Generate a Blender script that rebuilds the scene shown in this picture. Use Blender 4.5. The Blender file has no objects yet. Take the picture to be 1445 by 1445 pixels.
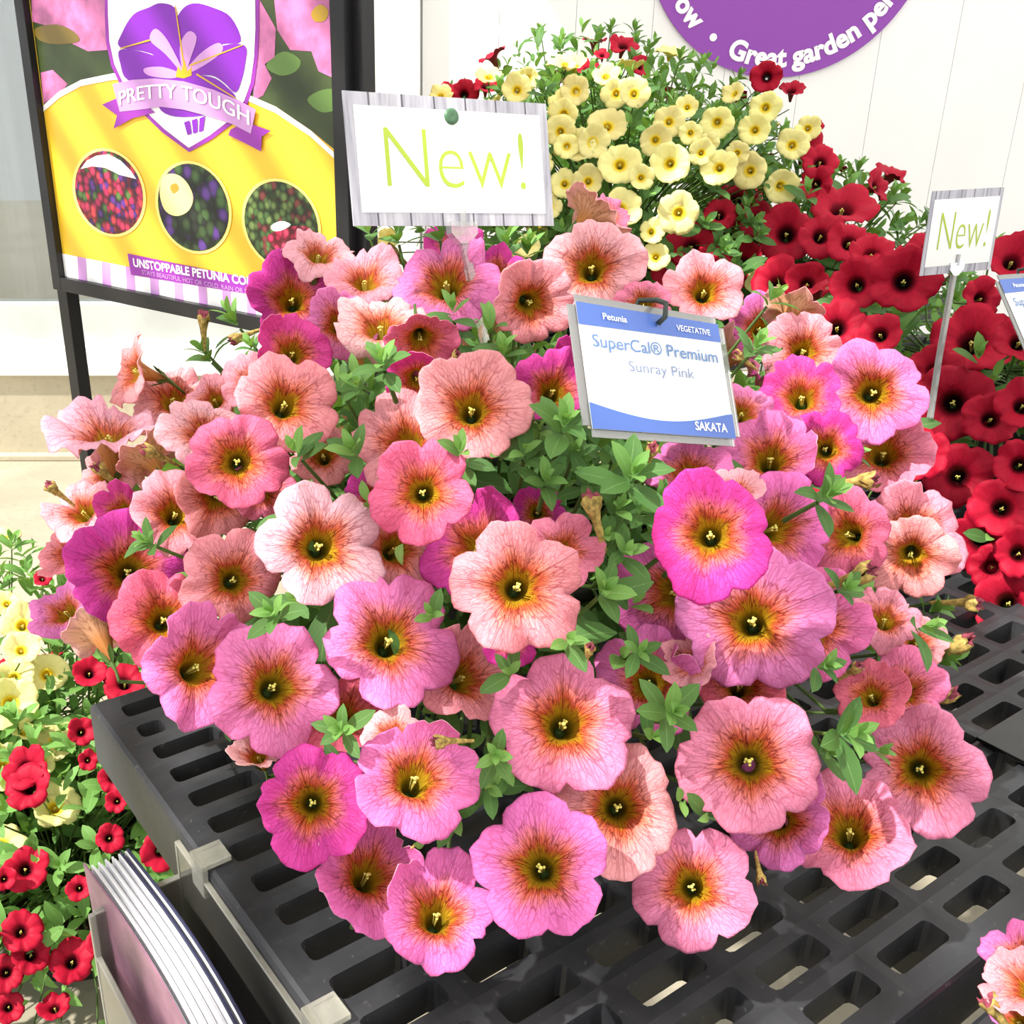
import bpy, bmesh, math, random
import numpy as np
from mathutils import Vector, Matrix
random.seed(7); np.random.seed(7)
SC = bpy.context.scene
COL = SC.collection
# ------------------------------------------------------------------ camera, world, sun, exposure
F, CX, CY, PITCH, CAMZ = 1500.0, 590.0, 722.0, math.radians(23.6), 1.22
cam_d = bpy.data.cameras.new('camera'); cam = bpy.data.objects.new('camera', cam_d); COL.objects.link(cam)
cam_d.sensor_width = 36; cam_d.lens = F/1445*36; cam_d.shift_x = (722.5-CX)/1445; cam_d.clip_start = .02
cam.location = (0, 0, CAMZ); cam.rotation_euler = (math.pi/2-PITCH, 0, 0)
SC.camera = cam
SC.view_settings.view_transform = 'Standard'; SC.view_settings.look = 'None'
SC.view_settings.gamma = 1; SC.view_settings.use_curve_mapping = False
SC.view_settings.exposure = 0.55
W = bpy.data.worlds.new('sky'); SC.world = W; W.use_nodes = True
W.node_tree.nodes['Background'].inputs[0].default_value = (.96, .98, 1, 1)
W.node_tree.nodes['Background'].inputs[1].default_value = 1.0
SUN_TO = Vector((-.55, -.22, .80)).normalized()
sd = bpy.data.lights.new('sun', 'SUN'); sd.energy = 5.2; sd.angle = math.radians(1.2); sd.color = (1, .96, .88)
sun = bpy.data.objects.new('sun', sd); COL.objects.link(sun); sun.location = (-3, -1, 5)
sun.rotation_euler = SUN_TO.to_track_quat('Z', 'Y').to_euler()

# ------------------------------------------------------------------ helpers
def V(*a): return Vector(a)
def ray(x, y):
    u, v = (x-CX)/F, (y-CY)/F
    return V(u, math.cos(PITCH)-v*math.sin(PITCH), -math.sin(PITCH)-v*math.cos(PITCH))
ORG = V(0, 0, CAMZ)
def at(x, y, d): return ORG+ray(x, y)*d
def on_plane(x, y, p0, n):
    r = ray(x, y); return ORG+r*((p0-ORG).dot(n)/r.dot(n))
def on_z(x, y, z): return on_plane(x, y, V(0, 0, z), V(0, 0, 1))
def lin(r, g, b):
    f = lambda c: (c/255/12.92 if c/255 <= .04045 else ((c/255+.055)/1.055)**2.4)
    return (f(r), f(g), f(b), 1)
def mesh_obj(name, verts, faces, mats, parent=None, mi=None, smooth=False):
    me = bpy.data.meshes.new(name); me.from_pydata([tuple(v) for v in verts], [], [tuple(f) for f in faces]); me.update()
    for m in (mats if isinstance(mats, (list, tuple)) else [mats]): me.materials.append(m)
    if mi is not None: me.polygons.foreach_set('material_index', mi)
    if smooth: me.polygons.foreach_set('use_smooth', [True]*len(me.polygons))
    o = bpy.data.objects.new(name, me); COL.objects.link(o)
    if parent is not None: o.parent = parent
    return o
def bm_obj(name, bm, mats, parent=None, smooth=False):
    me = bpy.data.meshes.new(name); bm.normal_update(); bm.to_mesh(me); bm.free()
    for m in (mats if isinstance(mats, (list, tuple)) else [mats]): me.materials.append(m)
    if smooth: me.polygons.foreach_set('use_smooth', [True]*len(me.polygons))
    o = bpy.data.objects.new(name, me); COL.objects.link(o)
    if parent is not None: o.parent = parent
    return o
def empty(name, loc=(0, 0, 0)):
    o = bpy.data.objects.new(name, None); COL.objects.link(o); o.location = loc; o.empty_display_size = .02; return o
def tag(o, label, cat, group=None):
    o['label'] = label; o['category'] = cat
    if group: o['group'] = group
    return o
def struct(o): o['kind'] = 'structure'; return o
def box(bm, lo, hi, M=None, bevel=0):
    vs = [bm.verts.new(V(*(lo[i] if not (k >> i) & 1 else hi[i] for i in range(3)))) for k in range(8)]
    fs = [bm.faces.new([vs[i] for i in f]) for f in ((0,2,3,1),(4,5,7,6),(0,1,5,4),(2,6,7,3),(0,4,6,2),(1,3,7,5))]
    if bevel:
        es = list({e for f in fs for e in f.edges})
        r = bmesh.ops.bevel(bm, geom=es, offset=bevel, segments=2, affect='EDGES', profile=.5)
        vs = list({v for f in r['faces'] for v in f.verts} | {v for v in vs if v.is_valid})
    if M is not None:
        for v in vs: v.co = M @ v.co
def tube(bm, pts, rads, seg=8, caps=True):
    pts = [Vector(p) for p in pts]; rings = []
    if not hasattr(rads, '__len__'): rads = [rads]*len(pts)
    up = None
    for i, p in enumerate(pts):
        t = (pts[min(i+1, len(pts)-1)]-pts[max(i-1, 0)]).normalized()
        if up is None: up = t.orthogonal().normalized()
        a = (up-t*up.dot(t)).normalized(); up = a; b = t.cross(a)
        rings.append([bm.verts.new(p+(a*math.cos(2*math.pi*k/seg)+b*math.sin(2*math.pi*k/seg))*rads[i]) for k in range(seg)])
    for r0, r1 in zip(rings, rings[1:]):
        for k in range(seg): bm.faces.new((r0[k], r0[(k+1) % seg], r1[(k+1) % seg], r1[k]))
    if caps: bm.faces.new(rings[0][::-1]); bm.faces.new(rings[-1])
def lathe(bm, prof, c=(0, 0, 0), seg=32):
    rings = [[bm.verts.new((c[0]+r*math.cos(2*math.pi*k/seg), c[1]+r*math.sin(2*math.pi*k/seg), c[2]+z)) for k in range(seg)] for r, z in prof]
    for r0, r1 in zip(rings, rings[1:]):
        for k in range(seg): bm.faces.new((r0[k], r0[(k+1) % seg], r1[(k+1) % seg], r1[k]))
    return rings
def frame(o, x, n):                                   # matrix: local x along x, local z along n
    n = n.normalized(); x = (x-n*x.dot(n)).normalized(); y = n.cross(x)
    return Matrix(((x.x, y.x, n.x, o.x), (x.y, y.y, n.y, o.y), (x.z, y.z, n.z, o.z), (0, 0, 0, 1)))

# ------------------------------------------------------------------ materials
class NT:
    def __init__(s, name):
        s.m = bpy.data.materials.new(name); s.m.use_nodes = True; s.t = s.m.node_tree
        s.bsdf = s.t.nodes['Principled BSDF']; s.out = s.t.nodes['Material Output']
    def n(s, typ, **kw):
        nd = s.t.nodes.new(typ)
        for k, v in kw.items(): setattr(nd, k, v)
        return nd
    def put(s, sock, v):
        if hasattr(v, 'is_linked') or isinstance(v, bpy.types.NodeSocket): s.t.links.new(v, sock)
        else: sock.default_value = v
    def math(s, op, a, b=None, c=None, clamp=False):
        nd = s.n('ShaderNodeMath', operation=op, use_clamp=clamp); s.put(nd.inputs[0], a)
        if b is not None: s.put(nd.inputs[1], b)
        if c is not None: s.put(nd.inputs[2], c)
        return nd.outputs[0]
    def mix(s, f, a, b, blend='MIX'):
        nd = s.n('ShaderNodeMix', data_type='RGBA', blend_type=blend)
        s.put(nd.inputs[0], f); s.put(nd.inputs[6], a); s.put(nd.inputs[7], b); return nd.outputs[2]
    def ss(s, v, lo, hi, a=0., b=1.):
        nd = s.n('ShaderNodeMapRange', interpolation_type='SMOOTHSTEP'); s.put(nd.inputs[0], v)
        for i, q in enumerate((lo, hi, a, b)): s.put(nd.inputs[i+1], q)
        return nd.outputs[0]
    def noise(s, scale, vec=None, detail=3, rough=.5):
        nd = s.n('ShaderNodeTexNoise'); nd.inputs['Scale'].default_value = scale; nd.inputs['Detail'].default_value = detail
        nd.inputs['Roughness'].default_value = rough
        if vec is not None: s.put(nd.inputs['Vector'], vec)
        return nd.outputs[0]
    def obco(s): return s.n('ShaderNodeTexCoord').outputs['Object']
    def bump(s, h, strength=.3, dist=.002):
        nd = s.n('ShaderNodeBump'); nd.inputs['Strength'].default_value = strength; nd.inputs['Distance'].default_value = dist
        s.put(nd.inputs['Height'], h); s.t.links.new(nd.outputs[0], s.bsdf.inputs['Normal']); return nd.outputs[0]
    def fin(s, col, rough=.5, spec=.3, trans=0., tcol=None):
        s.put(s.bsdf.inputs['Base Color'], col); s.put(s.bsdf.inputs['Roughness'], rough)
        s.bsdf.inputs['Specular IOR Level'].default_value = spec
        if trans:
            tr = s.n('ShaderNodeBsdfTranslucent'); s.put(tr.inputs[0], tcol if tcol is not None else col)
            mx = s.n('ShaderNodeMixShader'); mx.inputs[0].default_value = trans
            s.t.links.new(s.bsdf.outputs[0], mx.inputs[1]); s.t.links.new(tr.outputs[0], mx.inputs[2])
            s.t.links.new(mx.outputs[0], s.out.inputs[0])
        return s.m
def plain(name, rgb, rough=.5, spec=.3, var=0., scale=20, metal=0.):
    t = NT(name); c = lin(*rgb)
    if var:
        k = t.noise(scale, t.obco(), 4); c2 = tuple(min(1, q*(1-var)) for q in c[:3])+(1,)
        c = t.mix(t.ss(k, .3, .7), c, c2)
    t.bsdf.inputs['Metallic'].default_value = metal
    return t.fin(c, rough, spec)
def clear(name, tint=(1, 1, 1), gloss=.12, rough=.03):
    t = NT(name); tr = t.n('ShaderNodeBsdfTransparent'); tr.inputs[0].default_value = tint+(1,)
    gl = t.n('ShaderNodeBsdfGlossy'); gl.inputs['Roughness'].default_value = rough
    fr = t.n('ShaderNodeFresnel'); fr.inputs[0].default_value = 1.49
    k = t.math('ADD', fr.outputs[0], gloss, clamp=True)
    mx = t.n('ShaderNodeMixShader'); t.put(mx.inputs[0], k)
    t.t.links.new(tr.outputs[0], mx.inputs[1]); t.t.links.new(gl.outputs[0], mx.inputs[2]); t.t.links.new(mx.outputs[0], t.out.inputs[0])
    return t.m

def milky(name, rgb, amt, tint):
    m = clear(name, tint, .08, .08); nt = m.node_tree; o = nt.nodes['Material Output']; src = o.inputs[0].links[0].from_socket
    d = nt.nodes.new('ShaderNodeBsdfDiffuse'); d.inputs[0].default_value = lin(*rgb); mx = nt.nodes.new('ShaderNodeMixShader'); mx.inputs[0].default_value = amt
    nt.links.new(src, mx.inputs[1]); nt.links.new(d.outputs[0], mx.inputs[2]); nt.links.new(mx.outputs[0], o.inputs[0]); return m
def pol(t):
    a = t.n('ShaderNodeAttribute', attribute_name='pol'); s = t.n('ShaderNodeSeparateXYZ'); t.t.links.new(a.outputs['Vector'], s.inputs[0])
    return s.outputs[0], s.outputs[1], s.outputs[2]
def vein_mask(t, x, y, r, K, kr, width, seed=0):
    c = t.n('ShaderNodeCombineXYZ'); t.put(c.inputs[0], t.math('MULTIPLY', x, K)); t.put(c.inputs[1], t.math('MULTIPLY', y, K))
    oi = t.n('ShaderNodeObjectInfo')
    t.put(c.inputs[2], t.math('ADD', t.math('MULTIPLY', r, kr), t.math('MULTIPLY', oi.outputs['Random'], 40.)))
    ns = t.n('ShaderNodeTexNoise'); ns.inputs['Scale'].default_value = 1.3; t.t.links.new(c.outputs[0], ns.inputs['Vector'])
    va = t.n('ShaderNodeVectorMath', operation='MULTIPLY_ADD'); t.t.links.new(ns.outputs['Color'], va.inputs[0]); va.inputs[1].default_value = (.55,)*3
    t.t.links.new(c.outputs[0], va.inputs[2])
    vo = t.n('ShaderNodeTexVoronoi', feature='DISTANCE_TO_EDGE'); vo.inputs['Scale'].default_value = 1
    t.t.links.new(va.outputs[0], vo.inputs['Vector'])
    return t.ss(vo.outputs['Distance'], 0., width, 1., 0.)
def rib_mask(t, x, y, r):
    th = t.math('ARCTAN2', y, x); s = t.math('ABSOLUTE', t.math('SINE', t.math('MULTIPLY', th, 2.5)))
    w = t.math('DIVIDE', .035, t.math('ADD', r, .15))
    return t.ss(s, 0., w, 1., 0.)
def mat_pink_front():
    t = NT('pink_petal_face'); x, y, r = pol(t); oc = t.n('ShaderNodeObjectInfo').outputs['Color']
    nz = t.noise(3.2, t.n('ShaderNodeAttribute', attribute_name='pol').outputs['Vector'], 4)
    th5 = t.math('COSINE', t.math('MULTIPLY', t.math('ARCTAN2', y, x), 5.))
    rr = t.math('SUBTRACT', t.math('ADD', r, t.math('MULTIPLY', t.math('SUBTRACT', nz, .5), .30)), t.math('MULTIPLY', th5, .035))
    v1 = vein_mask(t, x, y, r, 7.5, 2.6, .085); v2 = vein_mask(t, x, y, r, 14., 5.5, .11)
    rib = rib_mask(t, x, y, r)
    col = t.mix(t.ss(rr, .34, .70, .85, 0.), oc, lin(244, 136, 92))          # orange halo over petal colour
    col = t.mix(t.ss(rr, .26, .48, .9, 0.), col, lin(206, 74, 34))          # red ring
    col = t.mix(t.ss(rr, .16, .36, 1., 0.), col, lin(206, 168, 34))         # yellow throat
    col = t.mix(t.ss(r, .03, .15, 1., 0.), col, lin(150, 140, 30))
    vm = t.math('MULTIPLY', t.math('MAXIMUM', t.math('MULTIPLY', v1, .95), t.math('MULTIPLY', v2, .55)), t.ss(rr, .32, .98, .92, .22))
    vm = t.math('MAXIMUM', vm, t.math('MULTIPLY', rib, t.ss(r, .2, .98, .9, .12)))
    vm = t.math('MULTIPLY', vm, t.ss(r, .10, .22, .35, 1.))
    col = t.mix(vm, col, t.mix(t.ss(r, .35, .95), lin(112, 16, 16), t.mix(1., oc, lin(190, 70, 105), 'MULTIPLY')))
    t.bump(t.math('ADD', t.math('MULTIPLY', v2, -.4), t.math('MULTIPLY', rib, -.9)), .5, .0012)
    return t.fin(col, .55, .25, .30, col)
def mat_pink_back():
    t = NT('pink_petal_back'); x, y, r = pol(t); oc = t.n('ShaderNodeObjectInfo').outputs['Color']
    v1 = vein_mask(t, x, y, r, 4.5, 2.4, .10)
    col = t.mix(t.ss(r, .55, 1.02), lin(228, 178, 140), t.mix(.45, oc, lin(245, 215, 195)))
    col = t.mix(t.ss(r, .08, .5, 1., 0.), col, lin(196, 130, 66))
    col = t.mix(t.math('MULTIPLY', t.math('MAXIMUM', v1, rib_mask(t, x, y, r)), t.ss(r, .3, 1., .65, .2)), col, lin(150, 84, 48))
    return t.fin(col, .6, .2, .30, col)
def mat_simple_flower(name, face, throat, ring, r0, r1, vein, vstr, back=False, trans=.22):
    t = NT(name); x, y, r = pol(t); oi = t.n('ShaderNodeObjectInfo')
    c = t.mix(t.math('MULTIPLY', oi.outputs['Random'], .5), lin(*face), t.mix(1., lin(*face), lin(215, 200, 210), 'MULTIPLY'))
    col = t.mix(t.ss(r, r0, r1, 1., 0.), c, lin(*ring))
    col = t.mix(t.ss(r, r0*.5, r0*1.05, 1., 0.), col, lin(*throat))
    v = t.math('MAXIMUM', t.math('MULTIPLY', vein_mask(t, x, y, r, 5, 3., .1), .5), rib_mask(t, x, y, r))
    col = t.mix(t.math('MULTIPLY', v, t.ss(r, .2, 1., vstr, vstr*.25)), col, lin(*vein))
    return t.fin(col, .6, .2, trans, col)
M_PF, M_PB = mat_pink_front(), mat_pink_back()
M_ACRYL = milky('clear_acrylic', (214, 212, 200), .05, (.97, .96, .94)); M_EDGE = milky('acrylic_edge', (226, 224, 212), .2, (.95, .95, .92)); M_CLEAR = milky('clear_plastic', (236, 236, 234), .16, (.98, .98, .98))
M_RF = mat_simple_flower('red_petal_face', (194, 20, 54), (52, 8, 16), (120, 6, 28), .26, .42, (104, 0, 26), .7)
M_RB = mat_simple_flower('red_petal_back', (150, 16, 42), (120, 60, 40), (140, 40, 50), .25, .5, (90, 0, 22), .4)
M_YF = mat_simple_flower('yellow_petal_face', (255, 251, 172), (226, 190, 44), (250, 222, 52), .22, .44, (226, 190, 60), .4)
M_YB = mat_simple_flower('yellow_petal_back', (248, 236, 150), (190, 180, 60), (235, 218, 100), .25, .6, (210, 176, 70), .35)
def mat_leaf(name, c1, c2, vein):
    t = NT(name); a = t.n('ShaderNodeUVMap'); s = t.n('ShaderNodeSeparateXYZ'); t.t.links.new(a.outputs[0], s.inputs[0])
    oi = t.n('ShaderNodeObjectInfo'); g = t.n('ShaderNodeNewGeometry')
    k = t.math('MULTIPLY', t.math('ADD', oi.outputs['Random'], g.outputs['Random Per Island']), .5)
    c = t.mix(k, lin(*c1), lin(*c2))
    ax = t.math('ABSOLUTE', t.math('SUBTRACT', s.outputs[0], .5))
    mid = t.ss(ax, .0, .05, 1., 0.)
    sv = t.math('SINE', t.math('MULTIPLY', t.math('SUBTRACT', s.outputs[1], ax), 44.))
    vv = t.math('MAXIMUM', mid, t.math('MULTIPLY', t.ss(sv, .8, 1.), .4))
    col = t.mix(t.math('MULTIPLY', vv, .35), c, lin(*vein))
    t.bump(t.math('ADD', t.math('MULTIPLY', vv, -1.), t.math('MULTIPLY', t.noise(300., t.obco()), .5)), .3, .001)
    return t.fin(col, .5, .3, .28, t.mix(.5, col, lin(150, 190, 50)))
M_LEAF = mat_leaf('petunia_leaf', (90, 136, 66), (60, 102, 50), (150, 184, 116))
M_LEAF2 = mat_leaf('pale_petunia_leaf', (126, 172, 88), (98, 146, 70), (178, 206, 144))
M_STEM = plain('green_stem', (80, 106, 48), .5, .3, .3, 60)
M_WITHER = plain('withered_petal', (196, 168, 96), .7, .15, .6, 7)
M_WTIP = plain('withered_tip', (150, 70, 84), .7, .15, .5, 9)
M_STAMEN = plain('pollen', (214, 210, 110), .6, .2)
M_SOIL = plain('potting_soil', (52, 38, 28), .9, .1, .5, 80)
M_POT = plain('dark_pot', (46, 50, 46), .45, .4, .2, 20)
M_BLACK = plain('black_metal', (26, 25, 27), .42, .4, .2, 30)
M_WHITE = plain('white_print', (250, 250, 248), .5, .3)

def mat_bench():
    t = NT('black_recycled_plastic'); o = t.obco(); a = t.noise(9, o, 5, .6); b = t.noise(160, o, 3)
    c = t.mix(t.ss(a, .35, .75), lin(38, 39, 43), lin(66, 67, 71))
    c = t.mix(t.math('MULTIPLY', t.ss(b, .66, .74), .3), c, lin(120, 118, 112))
    t.bump(b, .25, .001); return t.fin(c, t.ss(a, .3, .7, .42, .6), .4)
M_BENCH = mat_bench()
def mat_concrete(name, c1, c2):
    t = NT(name); o = t.obco(); a = t.noise(2.2, o, 6, .6); b = t.noise(60, o, 4)
    c = t.mix(t.ss(a, .3, .7), lin(*c1), lin(*c2)); c = t.mix(t.math('MULTIPLY', t.ss(b, .5, .8), .25), c, lin(120, 112, 100))
    t.bump(b, .3, .003); return t.fin(c, .85, .15)
M_PAVE = mat_concrete('concrete_paving', (172, 164, 146), (152, 144, 126))
M_CURB = mat_concrete('concrete_curb', (200, 190, 166), (182, 172, 150))
M_WALL = plain('white_wall_paint', (242, 242, 243), .45, .3, .04, 4)
M_TRIM = plain('white_vinyl_trim', (240, 240, 238), .35, .4)
M_ALU = plain('grey_aluminium', (150, 152, 152), .35, .5, .1, 8, .6)

# ------------------------------------------------------------------ the setting
def quad_obj(name, bm_boxes, mat, parent=None, bevel=0):
    bm = bmesh.new()
    for lo, hi in bm_boxes: box(bm, lo, hi, None, bevel)
    return bm_obj(name, bm, mat, parent)
WY = 3.26
struct(quad_obj('floor', [((-6, -3, -.1), (7, WY+.3, 0))], M_PAVE))
wall = struct(quad_obj('wall_back', [((.0, WY+.02, .0), (6, WY+.2, 3.2))], M_WALL))
xb = .012; k = 0; bw = .214
while xb < 4.5:
    bm = bmesh.new(); box(bm, (xb+.0005, WY, .30), (xb+bw-.0005, WY+.03, 3.2), None, .0006)
    bm_obj('wall_board', bm, M_WALL, wall); xb += bw
struct(quad_obj('baseboard_back', [((-6, WY-.03, 0), (6, WY+.15, .28))], M_CURB, None, .006))
struct(quad_obj('trim_1', [((-.155, WY-.035, .30), (.006, WY+.1, 3.2))], M_TRIM, None, .004))
struct(quad_obj('trim_2', [((-6, WY-.06, 0), (-.1, WY-.028, .02))], M_CURB, None, .004))
win = struct(empty('window_1', (0, 0, 0)))
quad_obj('sill', [((-6, WY-.05, .28), (-.155, WY+.12, .325)), ((-6, WY-.035, .325), (-.155, WY+.1, .37))], M_TRIM, win, .004)
quad_obj('bottom_rail', [((-6, WY-.01, .37), (-.155, WY+.06, .50))], plain('pale_aluminium', (206, 210, 208), .3, .5, .15, 5), win, .004)
quad_obj('side_jamb', [((-.235, WY-.02, .37), (-.155, WY+.06, 3.2))], M_ALU, win, .003)
quad_obj('mullion', [((-1.55, WY-.02, .5), (-1.50, WY+.05, 3.2))], M_ALU, win, .003)
quad_obj('pane', [((-6, WY+.02, .50), (-1.55, WY+.026, 3.2))], clear('window_glass', (.93, .95, .95), .12, .02), win)
quad_obj('pane', [((-1.50, WY+.02, .50), (-.235, WY+.026, 3.2))], bpy.data.materials['window_glass'], win)
struct(quad_obj('wall_inside', [((-6, WY+1.2, 0), (.0, WY+1.3, 3.2))], plain('inner_wall', (214, 216, 214), .8)))
struct(quad_obj('floor_inside', [((-6, WY+.3, -.1), (.0, WY+1.2, .28))], M_CURB))
# hanging translucent sheet behind the glass
vs, fs = [], []
for i in range(161):
    x = -3.2+i*.016; yy = WY+.30+.035*math.sin(i*.55)+.02*math.sin(i*1.31+1)
    vs += [(x, yy, .40), (x+.02*math.sin(i*.3), yy+.02*math.sin(i*.2), 3.0)]
    if i: fs.append((2*i-2, 2*i, 2*i+1, 2*i-1))
t = NT('plastic_curtain'); tag(mesh_obj('curtain', vs, fs, t.fin(lin(228, 231, 231), .35, .5, .3), None, None, True), 'pale grey hanging plastic curtain behind the window glass', 'curtain')

# shade roof over the benches (above the picture), laths along its open edge
roof = struct(empty('ceiling', (0, 0, 2.45)))
tr_ = NT('white_shade_film'); mroof = tr_.fin(lin(238, 238, 236), .6, .2, .55, lin(246, 246, 244))
mesh_obj('shade_film', [(-.72, -1.6, 0), (6, -1.6, 0), (6, 3.2, 0), (-.40, 3.2, 0)], [(0, 1, 2, 3)], mroof, roof)
for i in range(9):
    bm = bmesh.new(); x = -.80-i*.115; box(bm, (x-.022, -1.6, -.01), (x+.022, 2.6, .01)); bm_obj('lath', bm, M_TRIM, roof)

# round wall sign
NW = V(0, -1, 0); PW = V(0, WY, 0)
SCN = on_plane(1118, -113, PW, NW); SR = (on_plane(1118, 107, PW, NW)-on_plane(1118, -113, PW, NW)).length
def text_mesh(body, bold=0., shear=0., spacing=1.):
    c = bpy.data.curves.new('t', 'FONT'); c.body = body; c.size = 1; c.offset = bold; c.shear = shear; c.space_character = spacing
    c.resolution_u = 4; c.fill_mode = 'FRONT'
    o = bpy.data.objects.new('t', c); COL.objects.link(o); bpy.context.view_layer.update()
    dg = bpy.context.evaluated_depsgraph_get(); me = bpy.data.meshes.new_from_object(o.evaluated_get(dg))
    bpy.data.objects.remove(o); bpy.data.curves.remove(c); me.materials.clear(); return me
def text_obj(name, body, mat, parent, x0, x1, ybase, cap, z, bold=0., bend=None, shear=0., spacing=1.):
    """text laid in parent's local xy-plane from x0 to x1, baseline ybase, capital height cap"""
    me = text_mesh(body, bold, shear, spacing)
    co = np.zeros(len(me.vertices)*3); me.vertices.foreach_get('co', co); co = co.reshape(-1, 3)
    mn, mx = co[:, 0].min(), co[:, 0].max()
    co[:, 0] = x0+(co[:, 0]-mn)/(mx-mn)*(x1-x0); co[:, 1] = ybase+co[:, 1]/.69*cap; co[:, 2] = z
    if bend: co = bend(co)
    me.vertices.foreach_set('co', co.ravel()); me.materials.append(mat); me.update(); me.name = name
    o = bpy.data.objects.new(name, me); COL.objects.link(o); o.parent = parent; return o
sign = empty('round_sign'); sign.matrix_world = frame(V(SCN.x, WY-.004, SCN.z), V(1, 0, 0), NW)
tag(sign, 'large round purple sign with white curved lettering on the white wall', 'sign')
bm = bmesh.new(); r = lathe(bm, [(SR, -.002), (SR, .006)], seg=96); bm.faces.new(r[1]); bm.faces.new(r[0][::-1])
bm_obj('sign_disc', bm, plain('purple_vinyl', (142, 72, 172), .4, .3), sign)
def arc(rad):
    def b(co):
        a = co[:, 0].copy(); q = rad-co[:, 1]; out = co.copy()
        out[:, 0] = np.sin(a)*q; out[:, 1] = -np.cos(a)*q; return out
    return b
text_obj('lettering', 'Great garden performance', M_WHITE, sign, math.radians(-23), math.radians(103), 0, SR*.125, .0075, .04, arc(SR*.925))
text_obj('lettering', 'grow', M_WHITE, sign, math.radians(-66), math.radians(-41), 0, SR*.125, .0075, .04, arc(SR*.925))
bm = bmesh.new(); r = lathe(bm, [(SR*.026, 0), (SR*.026, .0015)], (math.sin(math.radians(-32.5))*SR*.87, -math.cos(math.radians(-32.5))*SR*.87, .006), 20); bm.faces.new(r[1])
bm_obj('bullet_dot', bm, M_WHITE, sign)

# ------------------------------------------------------------------ plastic benches
BZ = .76; TH = math.radians(34.5); P0 = V(-.235, .694, BZ)
BA, BB = V(math.sin(TH), -math.cos(TH), 0), V(math.cos(TH), math.sin(TH), 0)
def bench_pt(a, b, z=0): return P0+BA*a+BB*b+V(0, 0, z)
PA, PB = .03143, .0645
def make_bench_mesh(na, nb):
    """local: x along b (long), y along -a ; slots long in x"""
    bm = bmesh.new(); rim = .0145; sw, sl = .0172, .0490; D = .024; SK = .052
    W_, L_ = na*PA-(PA-sw)+2*.013, nb*PB-(PB-sl)+2*rim
    ys = [0]+[.013+i*PA-(PA-sw)/2 for i in range(1, na)]+[W_]
    xs = [-rim]+[i*PB-(PB-sl)/2 for i in range(1, nb)]+[L_-rim]
    cache = {}
    def vert(x, y, z):
        kx = (round(x, 6), round(y, 6), round(z, 6))
        if kx not in cache: cache[kx] = bm.verts.new((x, -y, z))
        return cache[kx]
    rc = .004
    for i in range(na):
        for j in range(nb):
            y0 = .013+i*PA; y1 = y0+sw; x0 = j*PB; x1 = x0+sl
            if (i == 1 and j == 0): x1 = x0+.019
            cy0, cy1, cx0, cx1 = ys[i], ys[i+1], xs[j], xs[j+1]
            ring = []
            for (qx, qy, a0, cxx, cyy) in ((x1-rc, y1-rc, 0, cx1, cy1), (x0+rc, y1-rc, 90, cx0, cy1), (x0+rc, y0+rc, 180, cx0, cy0), (x1-rc, y0+rc, 270, cx1, cy0)):
                c = vert(cxx, cyy, 0)
                seg = [(qx+rc*math.cos(math.radians(a0+t*45)), qy+rc*math.sin(math.radians(a0+t*45))) for t in range(3)]
                top = [vert(px, py, -.0008) for px, py in seg]
                bot = [vert(px+(.0008 if px > (x0+x1)/2 else -.0008)*-1, py, -D) for px, py in seg]
                ring.append((c, top, bot))
            for q in range(4):
                c, top, bot = ring[q]; c2, top2, bot2 = ring[(q+1) % 4]
                for t in range(2): bm.faces.new((c, top[t+1], top[t])); bm.faces.new((top[t], top[t+1], bot[t+1], bot[t]))
                bm.faces.new((c, c2, top2[0], top[2])); bm.faces.new((top[2], top2[0], bot2[0], bot[2]))
    # skirt
    X0, X1, Y0, Y1 = -rim, L_-rim, 0, W_
    for (a, b) in (((X0, Y0), (X1, Y0)), ((X1, Y0), (X1, Y1)), ((X1, Y1), (X0, Y1)), ((X0, Y1), (X0, Y0))):
        n = V(b[1]-a[1], -(b[0]-a[0]), 0).normalized()
        rows = [(0, 0), (.0025, -.0015), (.0035, -.005), (.0035, -SK), (-.003, -SK), (-.003, -D)]
        prev = None
        for off, z in rows:
            pr = []
            for p, sgn in ((a, -1), (b, 1)):
                t = V(b[0]-a[0], b[1]-a[1], 0).normalized()
                q = V(p[0], p[1], 0)+n*off+t*(sgn*max(off, 0)); pr.append(bm.verts.new((q.x, -q.y, z)))
            if prev: bm.faces.new((prev[0], prev[1], pr[1], pr[0]))
            prev = pr
    # deep ribs below
    for j in range(2, nb, 3):
        x = xs[j]; box(bm, (x-.004, -W_+.003, -SK), (x+.004, -.003, -D+.002))
    for i in (4, 8, 12):
        if i < na: y = ys[i]; box(bm, (X0+.002, -y-.004, -SK), (X1-.002, -y+.004, -D+.002))
    bmesh.ops.recalc_face_normals(bm, faces=bm.faces)
    return bm, L_, W_
def bench(a0, b0, nb, label, dz=0, na=16):
    root = empty('plastic_bench'); root.matrix_world = frame(bench_pt(a0, b0, dz), BB, V(0, 0, 1))
    tag(root, label, 'bench', 'black plastic display benches')
    bm, L_, W_ = make_bench_mesh(na, nb); bm_obj('slotted_top', bm, M_BENCH, root)
    for x in (.10, L_-.10):
        for y in (.07, W_-.07):
            bm = bmesh.new(); box(bm, (x-.03, -y-.03, -(BZ+dz)), (x+.03, -y+.03, -.031), None, .004); bm_obj('leg', bm, M_BENCH, root)
    return root
bench(0, 0, 22, 'black slotted plastic bench holding the pink and the red petunias')
bench(.535, .02, 20, 'black slotted bench standing just beside the one with the pink petunia', -.02, 10)
bench(-1.10, .74, 18, 'black slotted bench under the pale yellow petunias', 0, 20)

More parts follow.
